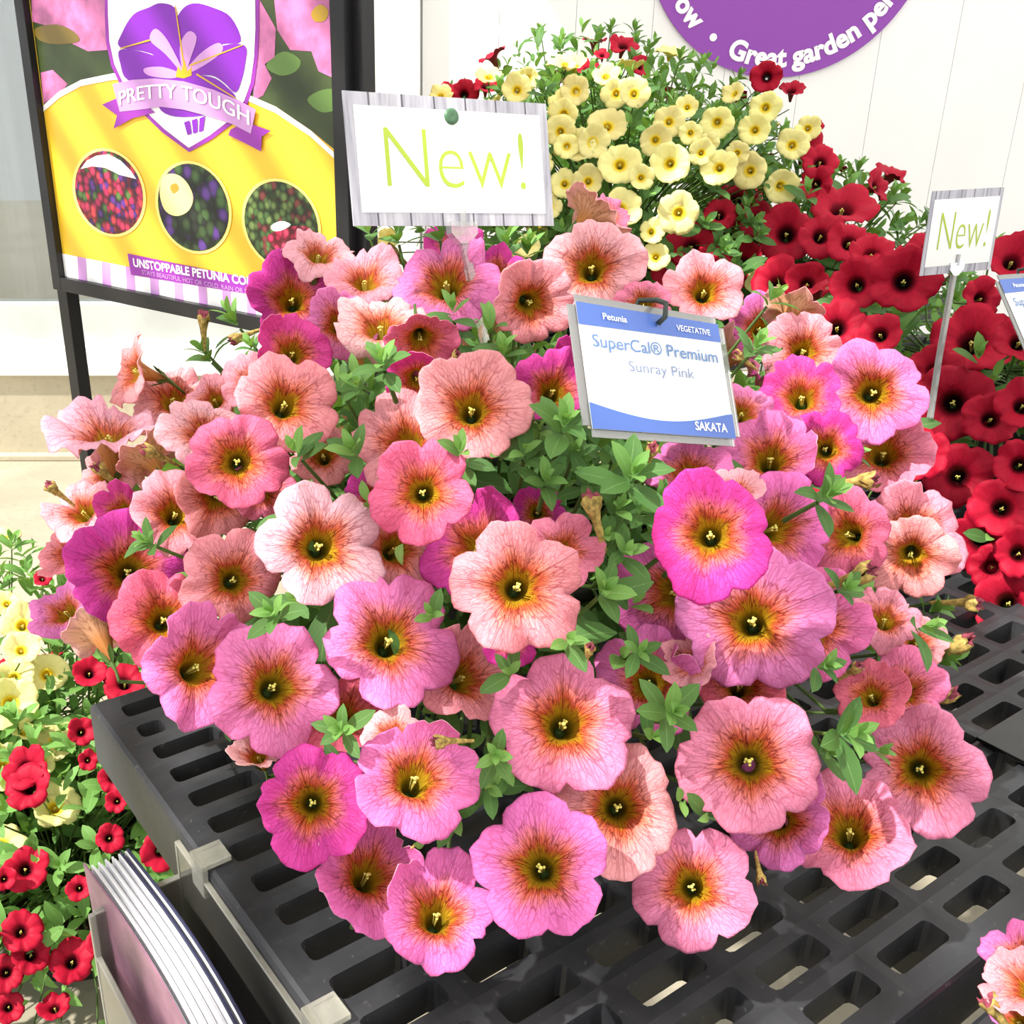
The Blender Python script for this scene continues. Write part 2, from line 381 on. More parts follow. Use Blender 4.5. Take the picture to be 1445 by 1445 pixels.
# ------------------------------------------------------------------ flowers
RINGS = [(-1.05, .07, 0), (-.82, .11, .03), (-.62, .155, .08), (-.46, .20, .15), (-.32, .255, .24), (-.21, .33, .34), (-.125, .43, .45), (-.07, .54, .56), (-.03, .66, .67), (-.008, .78, .78), (0, .89, .89), (-.012, .96, .96), (-.03, 1.0, 1.0)]
def flower_mesh(name, mats, seed, seg=60, notch=.12, cup=0., ruffle=1., fold=None, rings=RINGS, tube_len=1.):
    rs = np.random.RandomState(seed); R_ = np.array(rings); nr = len(R_)
    th = np.linspace(0, 2*np.pi, seg, endpoint=False)
    TH_, RI = np.meshgrid(th, np.arange(nr)); rho = R_[RI, 2]; r = R_[RI, 1].copy(); z = R_[RI, 0].copy(); z[z < -.3] *= tube_len
    lob = np.abs(np.cos(2.5*(TH_)))                               # notches at odd multiples of 36 deg, ribs at 72k
    out = 1-notch*1.15*(1-lob**.5)+.022*np.sin(9*TH_+rs.rand()*6)*rs.rand()+.018*np.sin(17*TH_+rs.rand()*6)+.05*np.cos(TH_-rs.rand()*6)+.04*np.cos(2*TH_-rs.rand()*6)
    for k in range(2):
        t0 = rs.rand()*6.283; out -= .06*rs.rand()*np.exp(-((np.angle(np.exp(1j*(TH_-t0))))/.09)**2)
    r *= 1+(out-1)*rho**2.2
    z += ruffle*rho**2*(.05*np.sin(2*TH_+rs.rand()*6)+.065*np.sin(5*TH_+rs.rand()*6)+.045*np.sin(8*TH_+rs.rand()*6)+.035*np.sin(14*TH_+rs.rand()*6)*rho**3+.02*np.sin(23*TH_+rs.rand()*6)*rho**4)
    z -= .13*ruffle*np.clip(rho-.2, 0, 1)*np.exp(-(lob/.16)**2)*(.4+.9*rs.rand())
    z += .035*ruffle*rho*np.exp(-((1-lob)/.02)**2)
    z += cup*rho**1.6
    if cup > 0: r *= 1-.35*cup*rho**2
    for k in range(5):
        w = np.maximum(0, np.cos(TH_-k*2*np.pi/5))**4
        b = rs.normal(0, .13)*ruffle
        z += b*rho**2.4*w
    if fold:
        for (ang, amt) in fold:                                   # curl the rim round ang back (amt<0) or forward (amt>0)
            w = np.maximum(0, np.cos(TH_-ang))**3*np.clip((rho-.3)/.7, 0, 1)**1.3
            phi = w*abs(amt)*2.0; base = .42; L = np.maximum(r-base, 0)
            rn = np.where(phi > 1e-3, base+L*np.sin(phi)/np.maximum(phi, 1e-3), r)
            dz = np.where(phi > 1e-3, L*(1-np.cos(phi))/np.maximum(phi, 1e-3), 0)
            r = np.where(r > base, rn, r); z = z+np.sign(amt)*dz
    P = np.stack([r*np.cos(TH_), r*np.sin(TH_), z], -1)
    dth = np.roll(P, -1, 1)-np.roll(P, 1, 1); dr = np.gradient(P, axis=0)
    N = np.cross(dr, dth); N /= np.linalg.norm(N, axis=-1, keepdims=True)+1e-9
    Q = P-N*.014
    verts = np.concatenate([P.reshape(-1, 3), Q.reshape(-1, 3)])
    att = np.stack([np.cos(TH_), np.sin(TH_), rho], -1).reshape(-1, 3); att = np.concatenate([att, att])
    faces, mi, n = [], [], nr*seg
    for i in range(nr-1):
        for k in range(seg):
            a, b, c, d = i*seg+k, i*seg+(k+1) % seg, (i+1)*seg+(k+1) % seg, (i+1)*seg+k
            faces.append((a, d, c, b)); mi.append(0); faces.append((n+a, n+b, n+c, n+d)); mi.append(1)
    i = nr-1
    for k in range(seg):
        a, b = i*seg+k, i*seg+(k+1) % seg; faces.append((a, n+a, n+b, b)); mi.append(1)
    me = bpy.data.meshes.new(name); me.from_pydata(verts.tolist(), [], faces); me.update()
    for m in mats: me.materials.append(m)
    me.polygons.foreach_set('material_index', mi); me.polygons.foreach_set('use_smooth', [True]*len(faces))
    at_ = me.attributes.new('pol', 'FLOAT_VECTOR', 'POINT'); at_.data.foreach_set('vector', att.ravel())
    return me
def stamen_mesh():
    bm = bmesh.new()
    for (x, y, z, s) in ((.0, .0, -.02, .034), (.045, .02, -.05, .024), (-.04, .025, -.06, .024), (.005, -.045, -.06, .024), (.03, .05, -.09, .02)):
        bmesh.ops.create_icosphere(bm, subdivisions=1, radius=s, matrix=Matrix.Translation((x, y, z)))
        tube(bm, [(x, y, z), (x*.5, y*.5, -.5)], .010, 4, False)
    me = bpy.data.meshes.new('stamens'); bm.to_mesh(me); bm.free(); me.materials.append(M_STAMEN)
    me.polygons.foreach_set('use_smooth', [True]*len(me.polygons)); return me
def calyx_mesh():
    bm = bmesh.new()
    for k in range(5):
        a = k*2*math.pi/5+.3; u = V(math.cos(a), math.sin(a), 0); w = V(-u.y, u.x, 0); prev = None
        for j, (rr, zz, ww) in enumerate(((.07, -1.12, .03), (.15, -.98, .07), (.21, -.84, .06), (.30, -.72, .015))):
            c = u*rr+V(0, 0, zz); pr = [bm.verts.new(c-w*ww), bm.verts.new(c-u*.012), bm.verts.new(c+w*ww)]
            if prev:
                for q in range(2): bm.faces.new((prev[q], prev[q+1], pr[q+1], pr[q]))
            prev = pr
    tube(bm, [(0, 0, -1.0), (0, 0, -1.15), (.05, -.1, -1.45), (.08, -.3, -1.9)], [.085, .07, .04, .04], 6)
    me = bpy.data.meshes.new('calyx'); bm.to_mesh(me); bm.free(); me.materials.append(M_STEM)
    me.polygons.foreach_set('use_smooth', [True]*len(me.polygons)); return me
ME_STAMEN, ME_CALYX = stamen_mesh(), calyx_mesh()
class Plant:
    def __init__(s, name, label, c, r, group=None, pot=True, cat='plant'):
        s.c, s.r = V(*c), V(*r); s.root = empty(name, (c[0], c[1], 0)); s.root.location.z = 0
        tag(s.root, label, cat, group); s.base = s.root.location; s.leaves = []; s.discs = []; s.shoots = []; s.stems = []
    def depth(s, x, y, scale=1.):
        d = ray(x, y); o = ORG-s.c; R = s.r*scale
        d2 = V(d.x/R.x, d.y/R.y, d.z/R.z); o2 = V(o.x/R.x, o.y/R.y, o.z/R.z)
        a, b, c = d2.dot(d2), 2*d2.dot(o2), o2.dot(o2)-1; q = b*b-4*a*c
        return (-b-math.sqrt(max(q, 0)))/(2*a)
    def normal(s, p):
        q = p-s.c; return V(q.x/s.r.x**2, q.y/s.r.y**2, q.z/s.r.z**2).normalized()
    def add(s, name, me, M, parent=None):
        o = bpy.data.objects.new(name, me); COL.objects.link(o); o.parent = s.root if parent is None else parent
        o.matrix_parent_inverse = Matrix(); o.matrix_local = (Matrix.Translation(-s.base) @ M) if parent is None else M
        return o
    def flower(s, me, x, y, R, f, d, roll=0., color=None, back=False, parts=True, sx=1.):
        rv = ray(x, y).normalized(); w = -rv; rt = V(1, 0, 0); rt = (rt-w*rt.dot(w)).normalized(); up = w.cross(rt)
        fz = math.sqrt(max(.02, 1-f[0]**2-f[1]**2))*(-1 if back else 1)
        n = (rt*f[0]+up*f[1]+w*fz).normalized(); return s.flower_at(me, at(x, y, d), n, R*d/F, roll, color, parts, rt)
    def flower_at(s, me, p, n, Rm, roll=0., color=None, parts=True, xd=None):
        xd = xd if xd is not None else n.orthogonal()
        M = frame(p, xd, n) @ Matrix.Rotation(roll, 4, 'Z') @ Matrix.Scale(Rm, 4)
        o = s.add('flower', me, M); s.discs.append((np.array(M.inverted()), np.array(p), Rm))
        if color: o.color = lin(*color)
        if parts:
            s.add('stamens', ME_STAMEN, Matrix.Translation((0, 0, -.16)), o); s.add('calyx', ME_CALYX, Matrix(), o)
        s.stems.append(p-n*(Rm*1.7)); return o

# ------------------------------------------------------------------ leaves
def leaf_arrays(seed, nl=6):
    rs = random.Random(seed); vs, uv = [], []
    bend = rs.uniform(.1, .35); fold = rs.uniform(.05, .25); wide = rs.uniform(.21, .27)
    for i in range(nl+1):
        t = i/nl; w = wide*(math.sin(math.pi*min(1, t**.8*.97+.03))**.75)*(.55+.6*t)*(1 if t < 1 else .0)+.012
        if i == nl: w = .01
        zc = bend*(math.sin(t*2.2)*.5-t*t*.55)
        for j, q in enumerate((-1, 0, 1)):
            vs.append((q*w, t, zc+abs(q)*fold*w)); uv.append((.5+q*.5, t))
    fs = [(i*3+j, i*3+j+1, i*3+j+4, i*3+j+3) for i in range(nl) for j in range(2)]
    return np.array(vs), np.array(uv), fs
LEAFV = [leaf_arrays(k) for k in range(6)]
def leaf_mesh(arrs, mat, name='leaf'):
    v, u, f = arrs; me = bpy.data.meshes.new(name); me.from_pydata(v.tolist(), [], f); me.update(); me.materials.append(mat)
    l = me.uv_layers.new(name='UVMap'); idx = np.zeros(len(me.loops), int); me.loops.foreach_get('vertex_index', idx); l.data.foreach_set('uv', u[idx].ravel())
    me.polygons.foreach_set('use_smooth', [True]*len(f)); return me
LEAFM = {m.name: [leaf_mesh(a, m) for a in LEAFV] for m in (M_LEAF, M_LEAF2)}
def add_shoot(pl, p, axis, size, n=8, spread=1.):
    axis = axis.normalized(); x0 = axis.orthogonal().normalized(); y0 = axis.cross(x0); a0 = random.random()*6.28
    for k in range(n):
        t = k/max(1, n-1); a = a0+k*2.4; el = (1.35-1.0*t)*spread+random.uniform(-.15, .15)         # angle from axis: outer leaves first
        u = x0*math.cos(a)+y0*math.sin(a); d = (axis*math.cos(el)+u*math.sin(el)).normalized()
        up = (axis*math.sin(el)-u*math.cos(el)).normalized(); L = size*(1.1-.62*t)*random.uniform(.85, 1.15)
        o = p+axis*(size*.55*t-.35*size)
        M = frame(o, d.cross(up), up) ; M = Matrix.Translation(o) @ Matrix(((d.cross(up).x, d.x, up.x), (d.cross(up).y, d.y, up.y), (d.cross(up).z, d.z, up.z))).to_4x4() @ Matrix.Scale(L, 4)
        pl.leaves.append((M, L, t))
    pl.stems.append(p-axis*size*.3)
def finish_leaves(pl, maxn, matA, matB, pale=.45):
    def score(q):
        M, L, t = q; p = M @ V(0, .5, 0); to = (ORG-p); nrm = pl.normal(p); vis = nrm.dot(to.normalized())
        e = p-pl.c; k = math.sqrt((e.x/pl.r.x)**2+(e.y/pl.r.y)**2+(e.z/pl.r.z)**2)
        pxl = L/to.length
        return pxl*max(.02, vis+.35)*max(.02, min(1.2, k)**6)
    P3 = np.array([[tuple(M @ V(0, t, 0))+(1,) for t in (.05, .5, 1.)] for M, L, t_ in pl.leaves]); keep = np.ones(len(P3), bool)
    for Mi, p, Rm in pl.discs:
        near = np.linalg.norm(P3[:, 1, :3]-p, axis=1) < Rm*1.9
        q = P3[near] @ Mi.T; rr = np.hypot(q[..., 0], q[..., 1])
        bad = ((rr < .9) & (q[..., 2] > -.18-.25*(1-rr)) & (q[..., 2] < .8)).any(1)
        keep[np.where(near)[0][bad]] = False
    pl.leaves = [q for q, k_ in zip(pl.leaves, keep) if k_]
    pl.leaves.sort(key=score, reverse=True)
    for M, L, t in pl.leaves[:maxn]:
        mat = matB if t > pale else matA
        pl.add('leaf', random.choice(LEAFM[mat.name]), M)
    rest = pl.leaves[maxn:]
    if rest:
        VS, UV, FS, mi, off = [], [], [], [], 0
        for M, L, t in rest:
            v, u, f = LEAFV[random.randrange(6)]; A = np.array(Matrix.Translation(-pl.base) @ M)
            VS.append(v @ A[:3, :3].T+A[:3, 3]); UV.append(u); FS += [tuple(i+off for i in q) for q in f]; off += len(v); mi += [1 if t > pale else 0]*len(f)
        me = leaf_mesh((np.concatenate(VS), np.concatenate(UV), FS), matA, 'foliage'); me.materials.append(matB); me.polygons.foreach_set('material_index', mi)
        o = bpy.data.objects.new('foliage', me); COL.objects.link(o); o.parent = pl.root; o['kind'] = 'stuff'
def rand_dir(pl, front=True):
    while True:
        v = V(random.gauss(0, 1), random.gauss(0, 1), random.gauss(0, 1)).normalized()
        if v.z > -.25: return v
def filler(pl, n, size, lo=.55, hi=.9):
    for _ in range(n):
        v = rand_dir(pl); k = random.uniform(lo, hi); p = pl.c+V(v.x*pl.r.x, v.y*pl.r.y, v.z*pl.r.z)*k
        if p.z < pl.minz+.07: continue
        ax = (v+V(0, 0, .5)+V(random.uniform(-.6, .6), random.uniform(-.6, .6), random.uniform(-.5, .5))).normalized()
        add_shoot(pl, p, ax, size*random.uniform(.8, 1.25), random.choice((3, 4, 5)), 1.)
        pl.stems.pop()
def finish_stems(pl, r=.0011):
    bm = bmesh.new(); b = V(pl.c.x, pl.c.y, pl.pottop)
    for p in pl.stems:
        b0 = b+V(random.uniform(-.04, .04), random.uniform(-.04, .04), -.01); n = pl.normal(p)
        inner = pl.c+(p-pl.c)*.45; knee = p-n*.05; inner.z = max(inner.z, pl.pottop)
        ctl = [b0, b0.lerp(inner, .5), inner, knee, p]; pts = []
        for a_, c_ in zip(ctl, ctl[1:]): pts += [a_.lerp(c_, t) for t in (0, .25, .5, .75)]
        pts.append(p); A = np.array([tuple(q)+(1,) for q in pts]); ok = np.ones(len(pts), bool)
        for Mi, pc, Rm in pl.discs:
            if (Vector(pc)-p).length > Rm*1.4+.25: continue
            q = A @ Mi.T; rr = np.hypot(q[:, 0], q[:, 1]); ok &= ~((rr < 1.02) & (np.abs(q[:, 2]) < .42))
        k = len(pts)-1
        while k > 0 and ok[k]: k -= 1
        pts = pts[k+1:] if k > 0 else pts                          # keep the run that ends at the shoot without crossing a bloom
        if len(pts) > 2: tube(bm, [q-pl.base for q in pts], [r*1.5-(r*.5)*t/len(pts) for t in range(len(pts))], 5, False)
    o = bm_obj('stems', bm, M_STEM, pl.root, True); o['kind'] = 'stuff'
def add_pot(pl, z0, h, r):
    pl.pottop = z0+h
    bm = bmesh.new(); lathe(bm, [(r*.05, 0), (r*.72, 0), (r*.95, h*.92), (r*1.02, h*.92), (r*1.02, h), (r*.93, h), (r*.9, h*.9)], (0, 0, z0), 36)
    bm_obj('pot', bm, M_POT, pl.root, True)
    bm = bmesh.new(); r_ = lathe(bm, [(r*.92, h*.9), (r*.5, h*.93), (.002, h*.94)], (0, 0, z0), 24); bm_obj('soil', bm, M_SOIL, pl.root)
def wither_mesh(seed):
    rs = np.random.RandomState(seed); seg = 14; prof = [(.05, -1.0), (.06, -.8), (.08, -.5), (.10, -.2), (.13, .0), (.19, .15), (.21, .28), (.17, .38), (.10, .40), (.05, .33)]
    vs, fs, mi = [], [], []
    for i, (r, z) in enumerate(prof):
        for k in range(seg):
            a = 2*math.pi*k/seg+z*.8; q = r*(1+(.28*math.sin(5*a+rs.rand()*.6)*(i/9)+.2*rs.randn()*(i/9)))
            vs.append((q*math.cos(a)+.06*max(0, z), q*math.sin(a), z+.08*rs.randn()*(i > 4)))
    for i in range(len(prof)-1):
        for k in range(seg): fs.append((i*seg+k, i*seg+(k+1) % seg, (i+1)*seg+(k+1) % seg, (i+1)*seg+k)); mi.append(1 if i >= 7 else 0)
    me = bpy.data.meshes.new('withered_bloom'); me.from_pydata(vs, [], fs); me.update(); me.materials.append(M_WITHER); me.materials.append(M_WTIP)
    me.polygons.foreach_set('material_index', mi); me.polygons.foreach_set('use_smooth', [True]*len(fs)); return me
WITHER = [wither_mesh(k) for k in range(4)]

_rr = np.array([q[1] for q in RINGS]); _rz = np.array([q[0] for q in RINGS])
def face_frame(x, y, f, back=False):
    w = -ray(x, y).normalized(); rt = V(1, 0, 0); rt = (rt-w*rt.dot(w)).normalized(); up = w.cross(rt)
    fz = math.sqrt(max(.02, 1-f[0]**2-f[1]**2))*(-1 if back else 1); return rt, (rt*f[0]+up*f[1]+w*fz).normalized()
def spread_depths(items, margin=.17):
    """items: (x, y, R px, depth, facing, back); flowers that would cut through a nearer one are moved back along their ray until they clear it"""
    d = [q[3] for q in items]; order = sorted(range(len(items)), key=lambda i: d[i]); done = []
    an = np.linspace(0, 2*np.pi, 20, endpoint=False)
    loc = np.concatenate([np.stack([r*np.cos(an), r*np.sin(an), np.full(20, z), np.ones(20)], 1) for r, z in ((.35, -.2), (.6, -.06), (.8, 0), (.95, .03), (1.03, .06))])
    for j in order:
        x, y, R, _, f, bk = items[j]; rt, n = face_frame(x, y, f, bk)
        for _it in range(30):
            Rm = R*d[j]/F; P = loc @ np.array(frame(at(x, y, d[j]), rt, n) @ Matrix.Scale(Rm, 4)).T; hit = False
            for Mi, Ri, pi in done:
                if (Vector(P[0][:3])-pi).length > Ri+2*Rm: continue
                q = P @ Mi.T; rr = np.hypot(q[:, 0], q[:, 1]); zs = np.interp(rr, _rr, _rz)
                if ((rr < 1.03) & (rr > .12) & (q[:, 2] > zs-margin) & (q[:, 2] < .9)).any(): hit = True; break
            if not hit: break
            d[j] += Rm*.07
        p = at(x, y, d[j]); done.append((np.array((frame(p, rt, n) @ Matrix.Scale(R*d[j]/F, 4)).inverted()), R*d[j]/F, p))
    return d
# ------------------------------------------------------------------ pink petunia
S_, P_, M_, V_, L_, D_ = (248, 166, 178), (244, 142, 180), (222, 70, 168), (236, 128, 196), (250, 190, 204), (234, 116, 150)
PINK = Plant('petunia_plant', 'big mound of pink petunias with orange-red veined throats on black bench', (.06, .75, .72), (.34, .37, .37), 'petunias on the benches')
PINK.minz = BZ+.02
U, BK = 1, 1
# x, y, radius px, facing right, facing up, colour, depth offset cm, options
FL = [
 (835,374,70,0,.25,L_,-1,{}),(750,428,62,.2,-.1,S_,-1,{'cup':.12}),(628,392,76,-.1,.5,V_,1,{}),(535,452,66,-.1,.72,L_,-1,{'fold':[(-1.57,-1.1)]}),
 (595,482,54,.1,-.35,D_,1,{'cup':.2}),(588,536,46,0,-.2,M_,4,{}),(665,574,80,0,.22,S_,-2.5,{}),(570,620,76,-.2,.38,S_,-1,{}),
 (597,693,73,0,.08,D_,-3,{}),(668,768,82,-.3,.3,M_,-1.5,{}),(732,826,95,.08,.1,S_,-4,{}),(562,772,66,.3,.2,S_,1,{}),
 (550,900,97,.1,.2,V_,-2,{'notch':.2}),(660,952,72,.5,.25,S_,0,{'fold':[(.6,.7)]}),(797,1018,100,.08,.15,P_,-3,{'notch':.16}),
 (872,1138,90,.05,.05,S_,-1,{}),(762,1222,97,-.05,.1,V_,-3.5,{}),(588,1092,88,.15,.35,V_,-2,{'fold':[(1.2,.8)]}),
 (440,1132,83,0,.02,M_,-2,{}),(522,1228,82,.2,.35,V_,0,{'fold':[(.8,.9)]}),(618,1286,84,.1,.3,V_,-2,{'fold':[(2.4,.7),(-2.2,-.6)],'cup':.1}),
 (976,1250,83,0,.05,P_,-1,{'tone2':1}),(1058,1072,100,.03,.08,P_,-4,{}),(1300,1085,87,.03,0,P_,-2,{}),(1200,1168,84,.05,.3,P_,0,{}),
 (1098,1152,76,-.05,.1,V_,3,{}),(915,962,76,0,.1,V_,0,{'notch':.32}),(1045,962,64,.1,.3,D_,3,{}),(975,932,42,-.5,.3,S_,0,{'fold':[(3,.9)]}),
 (1062,874,102,0,.12,V_,-4.5,{'notch':.15}),(1003,752,88,0,.12,M_,-12,{}),(1102,742,76,.45,.15,V_,-1,{}),(942,834,82,-.4,.1,V_,0,{}),
 (1152,880,78,.15,.1,V_,0,{}),(1192,752,62,-.3,.1,D_,2,{}),(1290,748,72,.25,.08,S_,-2,{'notch':.16}),(1286,786,60,0,-.2,S_,2,{}),
 (1250,868,50,.2,.6,S_,0,{'fold':[(-1.2,-1.1)]}),(1278,968,58,.3,.4,P_,0,{}),(1228,978,50,-.1,.35,D_,2,{}),
 (1132,556,58,0,.4,M_,0,{}),(1234,552,72,.1,.1,V_,-1,{'notch':.16}),(1247,636,64,.05,.3,P_,-2,{}),(1088,642,70,.05,.4,V_,-1,{'fold':[(0,.6)]}),
 (972,664,60,-.05,.4,V_,1,{}),(1165,632,54,0,.1,M_,3,{}),(1040,692,40,0,.6,L_,0,{'fold':[(-1.6,-1.2)]}),(1050,580,50,.3,.4,V_,3,{}),
 (1136,492,56,.15,.25,S_,-1,{}),(995,408,56,.1,.3,S_,-1,{}),(1120,432,42,.1,.8,S_,1,{'back':1}),(1072,462,46,0,.2,V_,4,{}),
 (838,300,50,.6,.55,S_,2,{'back':1}),(908,428,42,0,.3,P_,5,{}),(782,548,60,.15,.3,M_,0,{'fold':[(-1.4,.6)]}),(815,505,38,.2,.2,M_,3,{}),
 (412,420,62,0,.25,M_,-1,{}),(414,495,56,.15,.3,M_,0,{'fold':[(2.2,.6)]}),(404,565,72,.15,.3,S_,-1,{}),(452,352,50,.2,.85,L_,0,{}),
 (515,388,54,0,.8,S_,2,{}),(480,455,52,0,.3,V_,3,{}),(180,520,52,-.88,.25,S_,0,{}),(242,556,58,-.15,.6,S_,0,{}),
 (150,602,76,-.15,.9,L_,-1,{}),(284,606,58,-.3,.5,L_,0,{}),(205,640,48,-.5,.7,S_,3,{'back':1}),(334,650,72,0,.08,D_,-3,{}),
 (248,722,62,.1,.25,S_,0,{}),(306,704,60,0,-.2,S_,1,{}),(372,692,50,.2,0,P_,2,{}),(452,768,90,.08,.12,L_,-2,{'notch':.22}),
 (330,816,70,.1,.1,S_,0,{'notch':.2}),(180,804,82,0,.1,M_,-2,{}),(112,716,52,-.5,.55,L_,1,{}),(92,775,48,-.7,.3,S_,2,{}),
 (86,858,50,-.55,.55,V_,1,{'fold':[(-1.6,-1.0)]}),(140,888,52,-.3,.75,S_,2,{'back':1}),(232,872,72,.1,.15,D_,2,{}),(284,938,82,.35,.2,V_,-1,{'notch':.2}),
 (388,966,90,.12,.12,V_,-2,{'notch':.18}),(488,1006,62,.1,.35,D_,2,{'fold':[(1.5,.9)]}),(552,1032,44,-.2,.6,L_,-1,{'fold':[(-1.5,-1.2)]}),
 (362,1064,36,-.3,.5,L_,0,{'cup':.3}),(758,722,38,0,.1,M_,4,{}),(796,778,54,.2,.1,P_,2,{}),(720,900,44,.1,0,M_,4,{}),(1296,906,38,.3,.2,S_,2,{}),
 (355,540,46,-.2,.4,S_,3,{}),(640,345,40,0,.5,M_,5,{}),(700,380,40,.1,.5,M_,5,{}),(300,560,40,-.3,.5,S_,3,{}),(150,665,44,-.4,.5,S_,3,{}),
 (530,700,46,-.1,.2,M_,4,{}),(860,300,34,.5,.6,P_,4,{}),(455,640,46,-.1,.3,S_,6,{}),(170,720,40,-.4,.2,M_,4,{})]
DEP = spread_depths([(q[0], q[1], q[2]*1.06, PINK.depth(q[0], q[1])+q[6]*.006, (q[3], q[4]), q[7].get('back', False)) for q in FL])
for i, (x, y, R, fx, fy, c, dz, op) in enumerate(FL):
    me = flower_mesh('pink_flower', [M_PF, M_PB], 100+i, 60, op.get('notch', random.uniform(.11, .19)), op.get('cup', random.uniform(-.05, .10)), random.uniform(1., 1.6),
      op.get('fold') or ([(random.uniform(0, 6.28), random.choice((-.55, -.4, -.3, .3)))] + ([(random.uniform(0, 6.28), random.choice((-.45, .28)))] if random.random() < .5 else [])) if random.random() < .75 else op.get('fold'))
    d = DEP[i]
    col = tuple(max(0, min(255, q+random.randint(-7, 7))) for q in c)
    PINK.flower(me, x, y, R*1.06, (fx, fy), d, 0 if op.get('fold') else random.uniform(0, 6.28), col, op.get('back', False))
# the far side of the mound
for i in range(26):
    a = random.uniform(.15, math.pi-.15); e = random.uniform(.15, 1.0); v = V(math.cos(a)*math.cos(e), math.sin(a)*math.cos(e), math.sin(e))
    p = PINK.c+V(v.x*PINK.r.x, v.y*PINK.r.y, v.z*PINK.r.z)*.95; me = random.choice([o.data for o in PINK.root.children if o.name.startswith('flower')])
    o_ = PINK.flower_at(me, p, (v+V(0, 0, .2)).normalized(), random.uniform(.026, .034), random.random()*6, random.choice((S_, P_, V_, M_)))
SHOOTS = [(540,512,30,1.),(505,545,26,0),(330,450,30,0),(290,500,26,0),(355,490,22,0),(795,600,38,1),(810,640,26,0),(890,672,42,1),(870,720,30,0),(850,835,38,1),(800,905,34,1),(780,880,26,0),
 (945,1005,36,1),(920,1040,30,0),(1195,1035,40,1),(1165,1060,30,0),(1180,1100,26,0),(482,1030,28,1),(700,1065,30,1),(690,1110,34,0),(690,1180,30,1),(715,1090,26,0),(1090,420,26,0),(1065,490,26,1),(1090,470,24,0),
 (388,866,30,1),(425,890,26,0),(690,465,36,0),(710,500,30,0),(650,640,30,1),(705,640,26,0),(770,680,30,0),(1215,505,26,0),(1165,700,32,1),(1130,700,26,0),(1300,885,32,1),(1320,860,26,0),(1330,930,28,0),(1235,1060,26,0),
 (210,765,26,1),(180,740,26,0),(480,545,30,0),(450,600,30,0),(500,640,34,0),(420,640,30,0),(640,440,28,0),(600,420,22,0),(560,330,28,0),(520,325,24,0),(620,325,26,0),(715,345,28,0),(745,350,24,0),(500,880,26,0),(610,870,28,0),
 (1175,925,26,0),(1160,940,26,1),(950,770,26,0),(880,780,30,0),(905,720,28,0),(850,760,26,0),(830,680,30,0),(740,640,30,0),(760,610,28,0),(1140,600,26,0),(1190,830,24,1),(1150,830,20,0),(900,920,26,0),(880,1090,26,0),
 (1000,1150,30,0),(960,1130,28,0),(930,1170,26,0),(640,1150,30,0),(600,1190,28,0),(560,1180,22,0),(480,1080,26,0),(400,720,24,0),(420,850,24,0),(300,640,22,0),(880,620,28,0),(900,650,30,0),(930,700,24,0),
 (1020,700,20,0),(1090,600,22,0),(1200,640,22,0),(1330,790,22,0),(830,960,24,0),(720,950,28,0),(560,800,22,0),(150,700,22,0),(130,690,20,0),(730,580,30,0),(690,540,24,0),(650,650,24,0)]
for (x, y, s, big) in SHOOTS:
    d = PINK.depth(x, y, 1.06 if big else .99); p = at(x, y, d); n = PINK.normal(p)
    add_shoot(PINK, p, (n+V(0, -.1, .25)).normalized(), s*1.75*d/F, 10 if big else 8, 1.05)
filler(PINK, 1500, .034, .5, .94)
finish_leaves(PINK, 300, M_LEAF, M_LEAF2, .55)
for i, (x, y, L, dx, dy, off) in enumerate([(838,722,52,-.25,.9,-2),(830,920,30,.1,.3,-1),(930,1010,30,-.5,.2,-1),(1205,815,52,.85,.3,-2),(1215,678,44,.9,.1,-1),(1362,850,40,.95,0,0),(1345,915,46,.8,.45,-1),
   (1325,985,44,.8,.35,-1),(1205,945,30,.3,.2,-1),(628,1045,36,-.8,.0,-2),(560,362,36,-.6,.5,0),(148,668,34,-.5,.5,-1),(78,692,30,-.6,.5,0),(287,458,34,0,1,0),(218,640,34,-.8,.4,-2),(918,640,34,.1,.3,-1),(1046,505,28,-.4,.3,-1),
   (640,505,24,.3,.3,-1),(340,475,30,-.8,-.3,0),(1072,1232,26,.1,-.95,0),(600,1180,24,.5,.4,0),(1010,1100,24,.3,.4,3),(705,1060,22,.4,-.2,0)]):
    d = PINK.depth(x, y)+off*.006; rv = ray(x, y).normalized(); w = -rv; rt = V(1, 0, 0); rt = (rt-w*rt.dot(w)).normalized(); up = w.cross(rt)
    n = (rt*dx+up*dy+w*.45).normalized(); PINK.add('withered_bloom', WITHER[i % 4], frame(at(x, y, d), n.orthogonal(), n) @ Matrix.Scale(L*1.3*d/F, 4))
    PINK.stems.append(at(x, y, d)-n*(L*1.2*d/F))
add_pot(PINK, BZ, .13, .13); finish_stems(PINK)

